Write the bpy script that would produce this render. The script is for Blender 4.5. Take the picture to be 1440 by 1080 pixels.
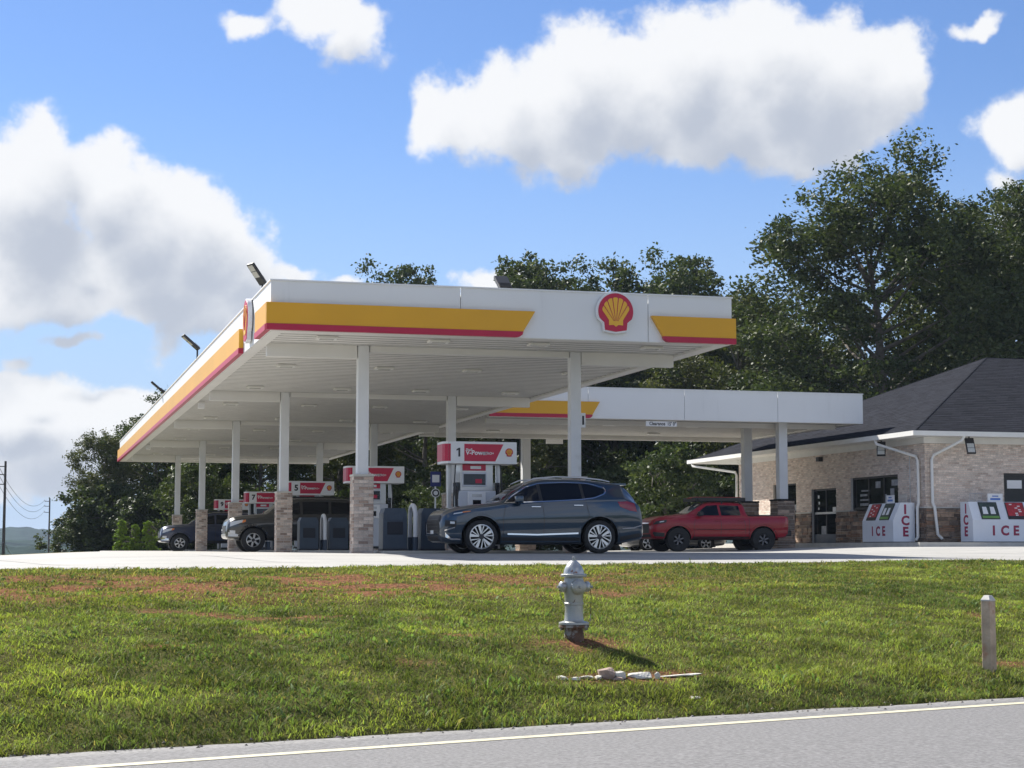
import bpy, bmesh, math, random
import numpy as np
from mathutils import Vector, Matrix
from mathutils.bvhtree import BVHTree
for o in list(bpy.data.objects): bpy.data.objects.remove(o)
S = bpy.context.scene
COL = S.collection
PI = math.pi; R = math.radians
rnd = random.Random(7); npr = np.random.default_rng(11)

# ------------------------------------------------------------------ camera, sky, sun, exposure
# The site is laid out on its own axes: +X runs along the canopy front, +Y away from the road. z = 0 is the forecourt.
YAW = R(15.35); PITCH = math.atan(232/2513.0); CAMZ = 0.10
cam = bpy.data.cameras.new('camera'); cam.sensor_width = 36.0; cam.lens = 36.0*2513/1440
cam.clip_start = 0.1; cam.clip_end = 9000
camo = bpy.data.objects.new('camera', cam); COL.objects.link(camo)
camo.location = (0, 0, CAMZ); camo.rotation_euler = (PI/2+PITCH, 0, -YAW)
S.camera = camo
SUN_EL = R(42); SUN_AZ = R(-26.5)          # azimuth from +Y towards +X
SUN_DIR = Vector((math.sin(SUN_AZ)*math.cos(SUN_EL), math.cos(SUN_AZ)*math.cos(SUN_EL), math.sin(SUN_EL)))
sl = bpy.data.lights.new('sun', 'SUN'); sl.energy = 5.0; sl.angle = R(0.55); sl.color = (1.0, 0.955, 0.88)
so = bpy.data.objects.new('sun', sl); COL.objects.link(so)
so.rotation_euler = SUN_DIR.to_track_quat('Z', 'Y').to_euler(); so.location = (-20, 60, 60)
S.view_settings.view_transform = 'Standard'; S.view_settings.look = 'None'
S.view_settings.gamma = 1; S.view_settings.use_curve_mapping = False
S.view_settings.exposure = 0.96

W = bpy.data.worlds.new('World'); S.world = W; W.use_nodes = True
W.cycles.sampling_method = 'MANUAL'; W.cycles.sample_map_resolution = 512
def build_world():
    nt = W.node_tree; nt.nodes.clear()
    # cloud field as a function of the view direction
    g = bpy.data.node_groups.new('cloud_field', 'ShaderNodeTree')
    g.interface.new_socket('Vector', in_out='INPUT', socket_type='NodeSocketVector')
    g.interface.new_socket('Field', in_out='OUTPUT', socket_type='NodeSocketFloat')
    g.interface.new_socket('Mass', in_out='OUTPUT', socket_type='NodeSocketFloat')
    N = g.nodes; L = g.links
    gi = N.new('NodeGroupInput'); go = N.new('NodeGroupOutput')
    def M(op, a, b=None, c=None):
        n = N.new('ShaderNodeMath'); n.operation = op
        for i, v in enumerate((a, b, c)):
            if v is None: continue
            if isinstance(v, (int, float)): n.inputs[i].default_value = v
            else: L.new(v, n.inputs[i])
        return n.outputs[0]
    nrm = N.new('ShaderNodeVectorMath'); nrm.operation = 'NORMALIZE'; L.new(gi.outputs[0], nrm.inputs[0])
    sp = N.new('ShaderNodeSeparateXYZ'); L.new(nrm.outputs[0], sp.inputs[0])
    az = M('SUBTRACT', M('ARCTAN2', sp.outputs[0], sp.outputs[1]), YAW)
    el = M('ARCSINE', sp.outputs[2])
    cb = N.new('ShaderNodeCombineXYZ'); L.new(az, cb.inputs[0]); L.new(el, cb.inputs[1])
    k = 1/2540.0
    blobs = [(606,158,30,58),(650,165,50,55),(700,150,75,66),(775,185,80,70),(810,110,75,85),(870,130,90,90),(960,95,85,80),(1010,150,110,95),(1100,95,90,88),(1150,120,110,105),(1250,120,62,72),(1060,190,160,52),(1180,180,100,50),(800,225,45,30),
             (30,300,100,105),(200,360,110,70),(100,350,60,50),(300,430,90,40),(60,225,42,52),(120,265,80,62),(170,310,90,72),(250,320,85,62),(310,350,75,60),(40,400,110,62),(110,420,60,30),(240,400,100,62),(340,395,65,55),(380,330,16,22),(420,385,40,22),(485,396,40,10),
             (60,600,170,58),(190,575,70,32),(235,505,34,30),(250,470,30,25),(92,478,42,12),(28,515,36,17),(0,560,90,36),(40,670,130,34),(130,640,70,26),
             (440,20,62,34),(490,50,46,40),(345,48,28,15),(1440,190,66,46),(1376,55,30,9),(1398,265,22,14),(700,398,60,16),
             (-160,430,160,120),(1640,330,190,110),(-420,160,230,110),(1900,90,200,90)]
    best = None
    # edges wander: warp the coordinates with noise before measuring the distance to each puff
    nw = N.new('ShaderNodeTexNoise'); nw.inputs['Scale'].default_value = 30.0; nw.inputs['Detail'].default_value = 4
    L.new(nrm.outputs[0], nw.inputs['Vector'])
    wv = N.new('ShaderNodeVectorMath'); wv.operation = 'SUBTRACT'; L.new(nw.outputs['Color'], wv.inputs[0]); wv.inputs[1].default_value = (.5,.5,.5)
    ws = N.new('ShaderNodeVectorMath'); ws.operation = 'SCALE'; L.new(wv.outputs[0], ws.inputs[0]); ws.inputs['Scale'].default_value = 0.030
    wa = N.new('ShaderNodeVectorMath'); wa.operation = 'ADD'; L.new(cb.outputs[0], wa.inputs[0]); L.new(ws.outputs[0], wa.inputs[1])
    for cx, cy, rx, ry in blobs:
        v = N.new('ShaderNodeVectorMath'); v.operation = 'SUBTRACT'; L.new(wa.outputs[0], v.inputs[0])
        v.inputs[1].default_value = ((cx-720)*k, (772-cy)*k, 0)
        m = N.new('ShaderNodeVectorMath'); m.operation = 'MULTIPLY'; L.new(v.outputs[0], m.inputs[0])
        m.inputs[1].default_value = (1/(rx*1.12*k), 1/(ry*1.12*k), 0)
        d = N.new('ShaderNodeVectorMath'); d.operation = 'LENGTH'; L.new(m.outputs[0], d.inputs[0])
        amp = min(1.0, 0.10+max(rx, ry)/105.0)          # small wisps stay thin
        f = M('MULTIPLY', M('SUBTRACT', 1.0, d.outputs['Value']), amp)
        best = f if best is None else M('SMOOTH_MAX', best, f, 0.30)
    # the rest of the dome: scattered cumulus of the same kind
    n0 = N.new('ShaderNodeTexNoise'); n0.inputs['Scale'].default_value = 3.2; n0.inputs['Detail'].default_value = 2
    L.new(nrm.outputs[0], n0.inputs['Vector'])
    gen = M('MULTIPLY', M('SUBTRACT', n0.outputs['Fac'], 0.53), 4.0)
    outv = M('SUBTRACT', M('MULTIPLY', M('ABSOLUTE', az), 2.2), 1.15)          # grows outside the framed arc
    outv2 = M('SUBTRACT', M('MULTIPLY', el, 3.2), 1.5)
    gate = M('MINIMUM', M('MAXIMUM', outv, outv2), 0.35)
    best = M('MAXIMUM', best, M('MINIMUM', gen, gate))
    best = M('MAXIMUM', best, -1.2)
    n1 = N.new('ShaderNodeTexNoise'); n1.inputs['Scale'].default_value = 31.0; n1.inputs['Detail'].default_value = 10
    n1.inputs['Roughness'].default_value = 0.60; L.new(nrm.outputs[0], n1.inputs['Vector'])
    fb = M('MULTIPLY', M('SUBTRACT', n1.outputs['Fac'], 0.5), 1.25)
    L.new(M('ADD', M('ADD', best, fb), 0.10), go.inputs[0])
    L.new(M('ADD', best, M('MULTIPLY', fb, 0.62)), go.inputs[1])

    N = nt.nodes; L = nt.links
    out = N.new('ShaderNodeOutputWorld'); bg = N.new('ShaderNodeBackground')
    tc = N.new('ShaderNodeTexCoord')
    sky = N.new('ShaderNodeTexSky'); sky.sky_type = 'NISHITA'; sky.sun_disc = False
    sky.sun_elevation = SUN_EL; sky.sun_rotation = SUN_AZ
    sky.air_density = 1.0; sky.dust_density = 0.15; sky.ozone_density = 4.0; sky.altitude = 300
    a = N.new('ShaderNodeGroup'); a.node_tree = g; L.new(tc.outputs['Generated'], a.inputs[0])
    off = N.new('ShaderNodeVectorMath'); off.operation = 'ADD'; L.new(tc.outputs['Generated'], off.inputs[0])
    off.inputs[1].default_value = (-0.014, 0.0, 0.030)
    b = N.new('ShaderNodeGroup'); b.node_tree = g; L.new(off.outputs[0], b.inputs[0])
    dens = N.new('ShaderNodeMapRange'); dens.interpolation_type = 'SMOOTHERSTEP'
    dens.inputs['From Min'].default_value = 0.0; dens.inputs['From Max'].default_value = 0.40
    L.new(a.outputs[0], dens.inputs['Value'])
    # sunlit side against shaded side: how much cloud lies towards the sun
    sh = N.new('ShaderNodeMapRange'); sh.interpolation_type = 'SMOOTHSTEP'
    sh.inputs['From Min'].default_value = -0.10; sh.inputs['From Max'].default_value = 0.85
    sh.inputs['To Min'].default_value = 1.0; sh.inputs['To Max'].default_value = 0.0
    L.new(b.outputs[1], sh.inputs['Value'])
    cc = N.new('ShaderNodeMix'); cc.data_type = 'RGBA'
    cc.inputs['A'].default_value = (3.6, 3.9, 4.5, 1); cc.inputs['B'].default_value = (6.5, 6.55, 6.65, 1)
    L.new(sh.outputs[0], cc.inputs['Factor'])
    hue = N.new('ShaderNodeHueSaturation'); hue.inputs['Saturation'].default_value = 1.04; hue.inputs['Value'].default_value = 1.0
    # pale blue summer air low in the sky, all the way round
    spz = N.new('ShaderNodeSeparateXYZ'); L.new(tc.outputs['Generated'], spz.inputs[0])
    lowf = N.new('ShaderNodeMapRange'); lowf.interpolation_type = 'SMOOTHSTEP'
    lowf.inputs['From Min'].default_value = 0.0; lowf.inputs['From Max'].default_value = 0.26; lowf.inputs['To Min'].default_value = 0.93; lowf.inputs['To Max'].default_value = 0.0
    L.new(spz.outputs[2], lowf.inputs['Value'])
    air = N.new('ShaderNodeMix'); air.data_type = 'RGBA'; air.inputs['B'].default_value = (4.6, 5.7, 6.6, 1)
    L.new(lowf.outputs[0], air.inputs['Factor']); L.new(sky.outputs[0], air.inputs['A']); L.new(air.outputs['Result'], hue.inputs['Color'])
    mx = N.new('ShaderNodeMix'); mx.data_type = 'RGBA'
    dm = N.new('ShaderNodeMath'); dm.operation = 'MULTIPLY'; dm.inputs[1].default_value = 0.97; L.new(dens.outputs[0], dm.inputs[0])
    tn = N.new('ShaderNodeMix'); tn.data_type = 'RGBA'; tn.blend_type = 'MULTIPLY'; tn.inputs['Factor'].default_value = 1; tn.inputs['B'].default_value = (0.74, 0.77, 0.90, 1)
    L.new(hue.outputs[0], tn.inputs['A'])
    L.new(dm.outputs[0], mx.inputs['Factor']); L.new(tn.outputs['Result'], mx.inputs['A']); L.new(cc.outputs['Result'], mx.inputs['B'])
    L.new(mx.outputs['Result'], bg.inputs['Color']); bg.inputs['Strength'].default_value = 0.076
    L.new(bg.outputs[0], out.inputs['Surface'])
build_world()

# ------------------------------------------------------------------ helpers
MATS = {}
def mat(name, col, rough=0.6, metal=0.0, var=0.12, scale=2.5, bump=0.0, bscale=40.0, spec=0.5, coat=0.0, tint=False,
        col2=None, thr=(0.45, 0.6), emit=None, trans=0.0, detail=5):
    if name in MATS: return MATS[name]
    m = bpy.data.materials.new(name); m.use_nodes = True; MATS[name] = m
    nt = m.node_tree; N = nt.nodes; L = nt.links; P = N['Principled BSDF']
    tc = N.new('ShaderNodeTexCoord')
    nz = N.new('ShaderNodeTexNoise'); nz.inputs['Scale'].default_value = scale; nz.inputs['Detail'].default_value = detail
    L.new(tc.outputs['Object'], nz.inputs['Vector'])
    c = N.new('ShaderNodeMix'); c.data_type = 'RGBA'
    lo = tuple(max(0, v*(1-var)) for v in col[:3])+(1,); hi = tuple(v*(1+var) for v in col[:3])+(1,)
    c.inputs['A'].default_value = lo; c.inputs['B'].default_value = hi
    mr = N.new('ShaderNodeMapRange'); mr.inputs['From Min'].default_value = 0.3; mr.inputs['From Max'].default_value = 0.7
    L.new(nz.outputs['Fac'], mr.inputs['Value']); L.new(mr.outputs[0], c.inputs['Factor'])
    last = c.outputs['Result']
    if col2 is not None:
        n2 = N.new('ShaderNodeTexNoise'); n2.inputs['Scale'].default_value = scale*0.6; n2.inputs['Detail'].default_value = 8
        n2.inputs['Roughness'].default_value = 0.65
        mp = N.new('ShaderNodeMapping'); mp.inputs['Location'].default_value = (7.3, 2.1, 4.4)
        L.new(tc.outputs['Object'], mp.inputs['Vector']); L.new(mp.outputs[0], n2.inputs['Vector'])
        r2 = N.new('ShaderNodeMapRange'); r2.interpolation_type = 'SMOOTHSTEP'
        r2.inputs['From Min'].default_value = thr[0]; r2.inputs['From Max'].default_value = thr[1]
        L.new(n2.outputs['Fac'], r2.inputs['Value'])
        x = N.new('ShaderNodeMix'); x.data_type = 'RGBA'; x.inputs['B'].default_value = tuple(col2)+(1,)
        L.new(r2.outputs[0], x.inputs['Factor']); L.new(last, x.inputs['A']); last = x.outputs['Result']
    if tint:
        at = N.new('ShaderNodeAttribute'); at.attribute_name = 'tint'
        x = N.new('ShaderNodeMix'); x.data_type = 'RGBA'; x.blend_type = 'MULTIPLY'; x.inputs['Factor'].default_value = 1
        L.new(last, x.inputs['A']); L.new(at.outputs['Color'], x.inputs['B']); last = x.outputs['Result']
    L.new(last, P.inputs['Base Color'])
    P.inputs['Roughness'].default_value = rough; P.inputs['Metallic'].default_value = metal
    P.inputs['Specular IOR Level'].default_value = spec
    if coat: P.inputs['Coat Weight'].default_value = coat; P.inputs['Coat Roughness'].default_value = 0.04
    if bump:
        nb = N.new('ShaderNodeTexNoise'); nb.inputs['Scale'].default_value = bscale; nb.inputs['Detail'].default_value = 6
        L.new(tc.outputs['Object'], nb.inputs['Vector'])
        bp = N.new('ShaderNodeBump'); bp.inputs['Strength'].default_value = bump; bp.inputs['Distance'].default_value = 0.02
        L.new(nb.outputs['Fac'], bp.inputs['Height']); L.new(bp.outputs[0], P.inputs['Normal'])
    if emit:
        P.inputs['Emission Color'].default_value = tuple(emit[:3])+(1,); P.inputs['Emission Strength'].default_value = emit[3]
    if trans:
        out = N['Material Output']; tr = N.new('ShaderNodeBsdfTranslucent'); ms = N.new('ShaderNodeMixShader')
        br = N.new('ShaderNodeMix'); br.data_type = 'RGBA'; br.blend_type = 'MULTIPLY'; br.inputs['Factor'].default_value = 1
        L.new(last, br.inputs['A']); br.inputs['B'].default_value = (1.25, 1.38, 0.62, 1)
        L.new(br.outputs['Result'], tr.inputs['Color'])
        ms.inputs[0].default_value = trans; L.new(P.outputs[0], ms.inputs[1]); L.new(tr.outputs[0], ms.inputs[2]); L.new(ms.outputs[0], out.inputs['Surface'])
    return m

class MB:
    def __init__(s): s.v = []; s.f = []; s.t = []; s.mi = []; s.m = 0; s.tint = None
    def add(s, vs, fs):
        b = len(s.v); s.v += [tuple(p) for p in vs]
        for f in fs: s.f.append(tuple(b+i for i in f)); s.t.append(s.tint); s.mi.append(s.m)
        return s
    def box(s, x0, x1, y0, y1, z0, z1, skip=()):
        v = [(x0,y0,z0),(x1,y0,z0),(x1,y1,z0),(x0,y1,z0),(x0,y0,z1),(x1,y0,z1),(x1,y1,z1),(x0,y1,z1)]
        F = {'b':(0,3,2,1),'t':(4,5,6,7),'f':(0,1,5,4),'r':(1,2,6,5),'k':(2,3,7,6),'l':(3,0,4,7)}
        return s.add(v, [F[k] for k in F if k not in skip])
    def bbox(s, x0, x1, y0, y1, z0, z1, b):            # box with chamfered edges
        bm = bmesh.new(); bmesh.ops.create_cube(bm, size=1)
        for v in bm.verts: v.co = Vector(((x0+x1)/2+v.co.x*(x1-x0), (y0+y1)/2+v.co.y*(y1-y0), (z0+z1)/2+v.co.z*(z1-z0)))
        bmesh.ops.bevel(bm, geom=bm.edges[:], offset=b, segments=2, profile=0.5, affect='EDGES')
        bm.verts.index_update()
        s.add([v.co for v in bm.verts], [[v.index for v in f.verts] for f in bm.faces]); bm.free(); return s
    def tube(s, path, r, n=8, caps=True):
        path = [Vector(p) for p in path]; rr = r if isinstance(r, (list, tuple)) else [r]*len(path)
        vs = []; fs = []; ref = None
        for i, p in enumerate(path):
            d = (path[min(i+1, len(path)-1)]-path[max(i-1, 0)]).normalized()
            if ref is None: ref = Vector((0,0,1)) if abs(d.z) < .9 else Vector((1,0,0))
            u = d.cross(ref).normalized(); w = u.cross(d).normalized(); ref = w
            for k in range(n):
                a = 2*PI*k/n; vs.append(p+(u*math.cos(a)+w*math.sin(a))*rr[i])
        for i in range(len(path)-1):
            for k in range(n):
                fs.append((i*n+k, i*n+(k+1)%n, (i+1)*n+(k+1)%n, (i+1)*n+k))
        if caps: fs.append(tuple(range(n-1, -1, -1))); fs.append(tuple((len(path)-1)*n+k for k in range(n)))
        return s.add(vs, fs)
    def lathe(s, prof, n=24, M=None, close=True):       # prof: (r, h) about z; M places it
        vs = []; fs = []
        for r, h in prof:
            for k in range(n):
                a = 2*PI*k/n; p = Vector((r*math.cos(a), r*math.sin(a), h)); vs.append(M @ p if M else p)
        for i in range(len(prof)-1):
            for k in range(n): fs.append((i*n+k, i*n+(k+1)%n, (i+1)*n+(k+1)%n, (i+1)*n+k))
        if close: fs.append(tuple(range(n-1, -1, -1))); fs.append(tuple((len(prof)-1)*n+k for k in range(n)))
        return s.add(vs, fs)
    def prism(s, poly, d0, d1, M):                      # poly in local xy, extruded along local z, placed by M
        n = len(poly)
        vs = [M @ Vector((x, y, d0)) for x, y in poly]+[M @ Vector((x, y, d1)) for x, y in poly]
        fs = [tuple(range(n-1, -1, -1)), tuple(range(n, 2*n))]+[(i, (i+1)%n, n+(i+1)%n, n+i) for i in range(n)]
        return s.add(vs, fs)
    def build(s, name, mats, parent=None, smooth=None, loc=None):
        me = bpy.data.meshes.new(name); me.from_pydata(s.v, [], s.f)
        ms = mats if isinstance(mats, (list, tuple)) else [mats]
        for m in ms: me.materials.append(m)
        if len(ms) > 1: me.polygons.foreach_set('material_index', s.mi)
        if any(t is not None for t in s.t):
            a = me.attributes.new('tint', 'FLOAT_COLOR', 'FACE'); arr = []
            for t in s.t: arr += list(t if t is not None else (1,1,1))+[1.0]
            a.data.foreach_set('color', arr)
        if smooth is not None:
            me.polygons.foreach_set('use_smooth', [True]*len(me.polygons)); me.set_sharp_from_angle(angle=R(smooth))
        return link(name, me, parent, loc)
def link(name, me, parent=None, loc=None):
    o = bpy.data.objects.new(name, me); COL.objects.link(o)
    if parent: o.parent = parent
    if loc: o.location = loc
    return o
def mesh_np(name, V, F, m, tint=None, smooth=False, parent=None):
    me = bpy.data.meshes.new(name); nf, k = F.shape
    me.vertices.add(len(V)); me.vertices.foreach_set('co', np.ascontiguousarray(V, dtype=np.float32).ravel())
    me.loops.add(nf*k); me.loops.foreach_set('vertex_index', np.ascontiguousarray(F, dtype=np.int32).ravel())
    me.polygons.add(nf); me.polygons.foreach_set('loop_start', np.arange(0, nf*k, k, dtype=np.int32))
    me.update(calc_edges=True); me.materials.append(m)
    if tint is not None:
        a = me.attributes.new('tint', 'FLOAT_COLOR', 'FACE'); t = np.ones((nf, 4), np.float32); t[:, :3] = tint; a.data.foreach_set('color', t.ravel())
    if smooth: me.polygons.foreach_set('use_smooth', [True]*nf)
    return me
def thing(name, label, cat, loc=(0,0,0), rz=0, group=None):
    o = bpy.data.objects.new(name, None); COL.objects.link(o); o.empty_display_size = 0.2
    o.location = loc; o.rotation_euler = (0, 0, rz); return tag(o, label, cat, group)
def tag(o, label=None, cat=None, group=None, kind=None):
    if label: o['label'] = label
    if cat: o['category'] = cat
    if group: o['group'] = group
    if kind: o['kind'] = kind
    return o
def copy_tree(o, parent=None, label=None):
    c = o.copy(); COL.objects.link(c); c.parent = parent
    if label: c['label'] = label
    for ch in list(o.children): copy_tree(ch, c)
    return c
def text(s, size, m, parent, name, M, bold=0.0, ext=0.004, align='CENTER', sx=1.0):
    cu = bpy.data.curves.new(name, 'FONT'); cu.body = s; cu.size = size; cu.extrude = ext; cu.offset = bold
    cu.align_x = align; cu.align_y = 'CENTER'; cu.resolution_u = 3
    o = bpy.data.objects.new(name, cu); COL.objects.link(o)
    dg = bpy.context.evaluated_depsgraph_get()
    me = bpy.data.meshes.new_from_object(o.evaluated_get(dg)); bpy.data.objects.remove(o)
    me.transform(M @ Matrix.Diagonal((sx, 1, 1, 1))); me.materials.clear(); me.materials.append(m)
    return link(name, me, parent)
FRONT = Matrix.Rotation(PI/2, 4, 'X')                       # local xy plane stands up, facing -Y
LEFT = Matrix.Rotation(-PI/2, 4, 'Z') @ FRONT                # facing -X
def at(M, x, y, z): return Matrix.Translation((x, y, z)) @ M
def sstep(a, b, x):
    t = np.clip((x-a)/(b-a), 0, 1); return t*t*(3-2*t)
def vnoise(x, y, seed=0):                                   # smooth value noise, vectorised
    x = np.asarray(x, float); y = np.asarray(y, float)
    xi = np.floor(x).astype(np.int64); yi = np.floor(y).astype(np.int64); fx = x-xi; fy = y-yi
    fx = fx*fx*(3-2*fx); fy = fy*fy*(3-2*fy)
    def h(i, j):
        n = (i*374761393+j*668265263+seed*974711) & 0x7fffffff
        n = ((n ^ (n >> 13))*1274126177) & 0x7fffffff
        return ((n ^ (n >> 16)) & 0xffff)/65535.0
    return (h(xi,yi)*(1-fx)+h(xi+1,yi)*fx)*(1-fy)+(h(xi,yi+1)*(1-fx)+h(xi+1,yi+1)*fx)*fy
def fbm(x, y, seed=0, o=4):
    t = 0; a = 0.5
    for i in range(o): t = t+a*vnoise(x*2**i, y*2**i, seed+i); a *= 0.5
    return t/(1-0.5**o)

# ------------------------------------------------------------------ materials
white_metal = mat('white_sheet_metal', (0.80,0.805,0.80), 0.38, var=0.03, scale=0.5, col2=(0.66,0.66,0.65), thr=(0.56,0.85))
for n_ in white_metal.node_tree.nodes:
    if n_.type == 'MAPPING': n_.inputs['Scale'].default_value = (9, 9, 0.7)          # rain streaks run down the sheet (streaky)
white_soffit = mat('white_soffit', (0.76,0.745,0.71), 0.5, var=0.05, scale=0.6)
column_white = mat('column_white', (0.72,0.73,0.735), 0.42, var=0.05, scale=1.5, col2=(0.52,0.51,0.48), thr=(0.6,0.8))
joint_trim = mat('joint_trim', (0.42,0.41,0.385), 0.7, var=0.15)
band_yellow = mat('band_yellow', (0.74,0.37,0.006), 0.35, var=0.04, scale=0.7)
band_red = mat('band_red', (0.46,0.004,0.045), 0.35, var=0.04)
sign_white = mat('sign_white', (0.78,0.78,0.78), 0.35, var=0.03)
sign_red = mat('sign_red', (0.50,0.008,0.05), 0.35, var=0.04)
emblem_yellow = mat('emblem_yellow', (0.85,0.46,0.03), 0.35, var=0.03)
ink = mat('black_ink', (0.015,0.015,0.02), 0.5, var=0.1)
print_white = mat('print_white', (0.80,0.80,0.80), 0.5, var=0.03)
black_metal = mat('black_metal', (0.02,0.02,0.022), 0.45, var=0.2)
led = mat('lens_panel', (0.55,0.55,0.50), 0.25, var=0.08, scale=30)
brick_mat = mat('brick', (0.54,0.46,0.40), 0.85, var=0.16, scale=22, bump=0.5, bscale=120, tint=True)
mortar = mat('mortar', (0.58,0.55,0.50), 0.9, var=0.1, scale=20)
stone_mat = mat('ledge_stone', (0.24,0.185,0.145), 0.85, var=0.25, scale=9, bump=0.9, bscale=35, tint=True)
shingle = mat('roof_shingle', (0.022,0.024,0.031), 0.95, var=0.25, scale=30, bump=0.6, bscale=150, tint=True, spec=.05)
concrete = mat('forecourt_concrete', (0.33,0.322,0.30), 0.8, var=0.10, scale=0.5, bump=0.25, bscale=60, col2=(0.31,0.30,0.28), thr=(0.5,0.72))
kerb_m = mat('kerb_concrete', (0.55,0.53,0.48), 0.85, var=0.1, scale=3, bump=0.3)
chrome = mat('chrome', (0.75,0.76,0.78), 0.12, metal=1.0, var=0.02)
alloy = mat('machined_alloy', (0.68,0.69,0.70), 0.28, metal=0.9, var=0.05)
dark_alloy = mat('dark_alloy', (0.05,0.05,0.055), 0.4, metal=0.3, var=0.05)
rubber = mat('tyre_rubber', (0.018,0.018,0.018), 0.8, var=0.15, scale=8)
car_black = mat('black_trim', (0.014,0.014,0.015), 0.5, var=0.1)
well = mat('wheel_well', (0.008,0.008,0.008), 0.95, var=0.1)
car_glass = mat('car_glass', (0.004,0.005,0.008), 0.03, var=0.0, spec=0.35)
lamp_clear = mat('lamp_clear', (0.62,0.64,0.66), 0.08, var=0.05, coat=0.5)
lamp_amber = mat('lamp_amber', (0.72,0.22,0.05), 0.15, var=0.05)
lamp_red = mat('lamp_red', (0.30,0.008,0.012), 0.12, var=0.05, coat=0.6)
glass_dark = mat('shop_glass', (0.008,0.010,0.012), 0.04, var=0.05, spec=0.3)
frame_dark = mat('dark_bronze_frame', (0.020,0.018,0.018), 0.45, var=0.1)
trim_white = mat('white_trim', (0.76,0.75,0.71), 0.45, var=0.04)
bin_blue = mat('bin_plastic', (0.040,0.060,0.090), 0.5, var=0.12, scale=4)
bin_dark = mat('bin_opening', (0.012,0.016,0.026), 0.6, var=0.1)
pump_grey = mat('pump_panel', (0.56,0.58,0.62), 0.4, var=0.06)
pump_steel = mat('pump_steel', (0.50,0.50,0.50), 0.32, metal=0.85, var=0.05)
screen_m = mat('dark_screen', (0.012,0.014,0.018), 0.1, var=0.1)
bark = mat('tree_bark', (0.14,0.12,0.10), 0.9, var=0.3, scale=4, bump=0.7, bscale=12)
pole_wood = mat('pole_wood', (0.07,0.055,0.045), 0.9, var=0.2)

# ------------------------------------------------------------------ ground, road, forecourt
RU = Vector((0.9641, 0.2655, 0)); RV = Vector((-0.2655, 0.9641, 0)); RO = Vector((4.2, 15.2, 0))
def uv2xy(u, v): return RO.x+u*RU.x+v*RV.x, RO.y+u*RU.y+v*RV.y
def xy2uv(x, y): return (x-RO.x)*RU.x+(y-RO.y)*RU.y, (x-RO.x)*RV.x+(y-RO.y)*RV.y
LOTV = 9.2
PV = np.array([-400,-30,-14,-7.6,-7.3,0,0.28,0.72,2.46,5.0,7.5,LOTV])
PZ = np.array([-6,-2.0,-1.52,-1.50,-1.45,-1.45,-1.36,-1.22,-0.84,-0.50,-0.26,-0.17])
def edge_z(u): return np.clip(-0.165+0.0042*u, -0.24, -0.08)
def lot_z(x, y):
    u, v = xy2uv(x, y)
    base = -0.24*(1-sstep(-8, 4.2, x)) + 0.17*sstep(23.0, 29.0, x)*(1-sstep(70, 80, y))
    t = sstep(14.6, 21.2, v)
    return edge_z(u)*(1-t)+base*t
def ground_z(x, y):
    u, v = xy2uv(x, y)
    z = np.interp(v, PV, PZ)
    bank = sstep(0.05, 0.5, v)*(1-sstep(8.6, LOTV, v))
    z = z+bank*((fbm(u*0.55, v*0.8, 3)-0.5)*0.16+(fbm(u*2.3, v*2.3, 9)-0.5)*0.05)
    z = np.where(v > 7.5, np.interp(v, [7.5, LOTV], [0, 1])*(edge_z(u)+0.17)+z, z)
    lot = lot_z(x, y)-0.05
    far = np.sqrt(x*x+y*y)
    drop = -0.25-0.9*sstep(95, 190, far)-13*sstep(190, 900, far)
    behind = sstep(88, 97, v)
    left = sstep(0, 9, np.interp(y, [14, 38, 44, 53, 78, 102], [-60, -34, -8, -0.5, 3.5, 4.3])-x)*sstep(LOTV+6, LOTV+30, v)
    m = np.maximum(behind, left)
    zl = lot*(1-m)+np.minimum(drop, lot)*m
    return np.where(v > LOTV, zl, z)-np.where((v > -7.3) & (v < 0.0), 0.03, 0)
def bare_mask(u, v):                       # worn red-clay patches
    n = fbm(u*0.55+3, v*1.15+5, 21, 5)
    reg = np.exp(-((v-6.9)/1.25)**2)*(1-sstep(-1.0, 6.5, u))*1.0+0.35*np.exp(-((v-6.3)/1.6)**2)*(1-sstep(2, 9, u))
    n3 = fbm(u*2.4+1, v*4.5+9, 37, 4)
    n4 = fbm(u*5.0+4, v*8.0+2, 38, 3)
    band = np.exp(-((v-6.75)/1.45)**4)*(1-sstep(0.5, 6.5, u))+0.55*np.exp(-((v-6.3)/1.4)**4)*sstep(.5,2,u)*(1-sstep(5, 9, u))
    m = band*sstep(0.425, 0.515, n*.25+n3*.42+n4*.33)
    hy = np.exp(-(((u-2.15)/0.55)**2+((v-2.30)/0.34)**2)**1.5)*sstep(.30,.50,fbm(u*5,v*7,12,3)+.06)
    rub = np.exp(-(((u-2.05)/1.0)**2+((v-1.02)/0.20)**2)**2)*0.9
    pt = np.exp(-(((u-7.0)/0.5)**2+((v-0.95)/0.16)**2)**2)*0.8
    sp = sstep(0.70, 0.78, fbm(u*0.9+40, v*2.2+11, 5, 4))*0.8*sstep(0.8, 2, v)
    return np.clip(np.maximum.reduce([m, hy, rub, pt, sp]), 0, 1)

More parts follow.
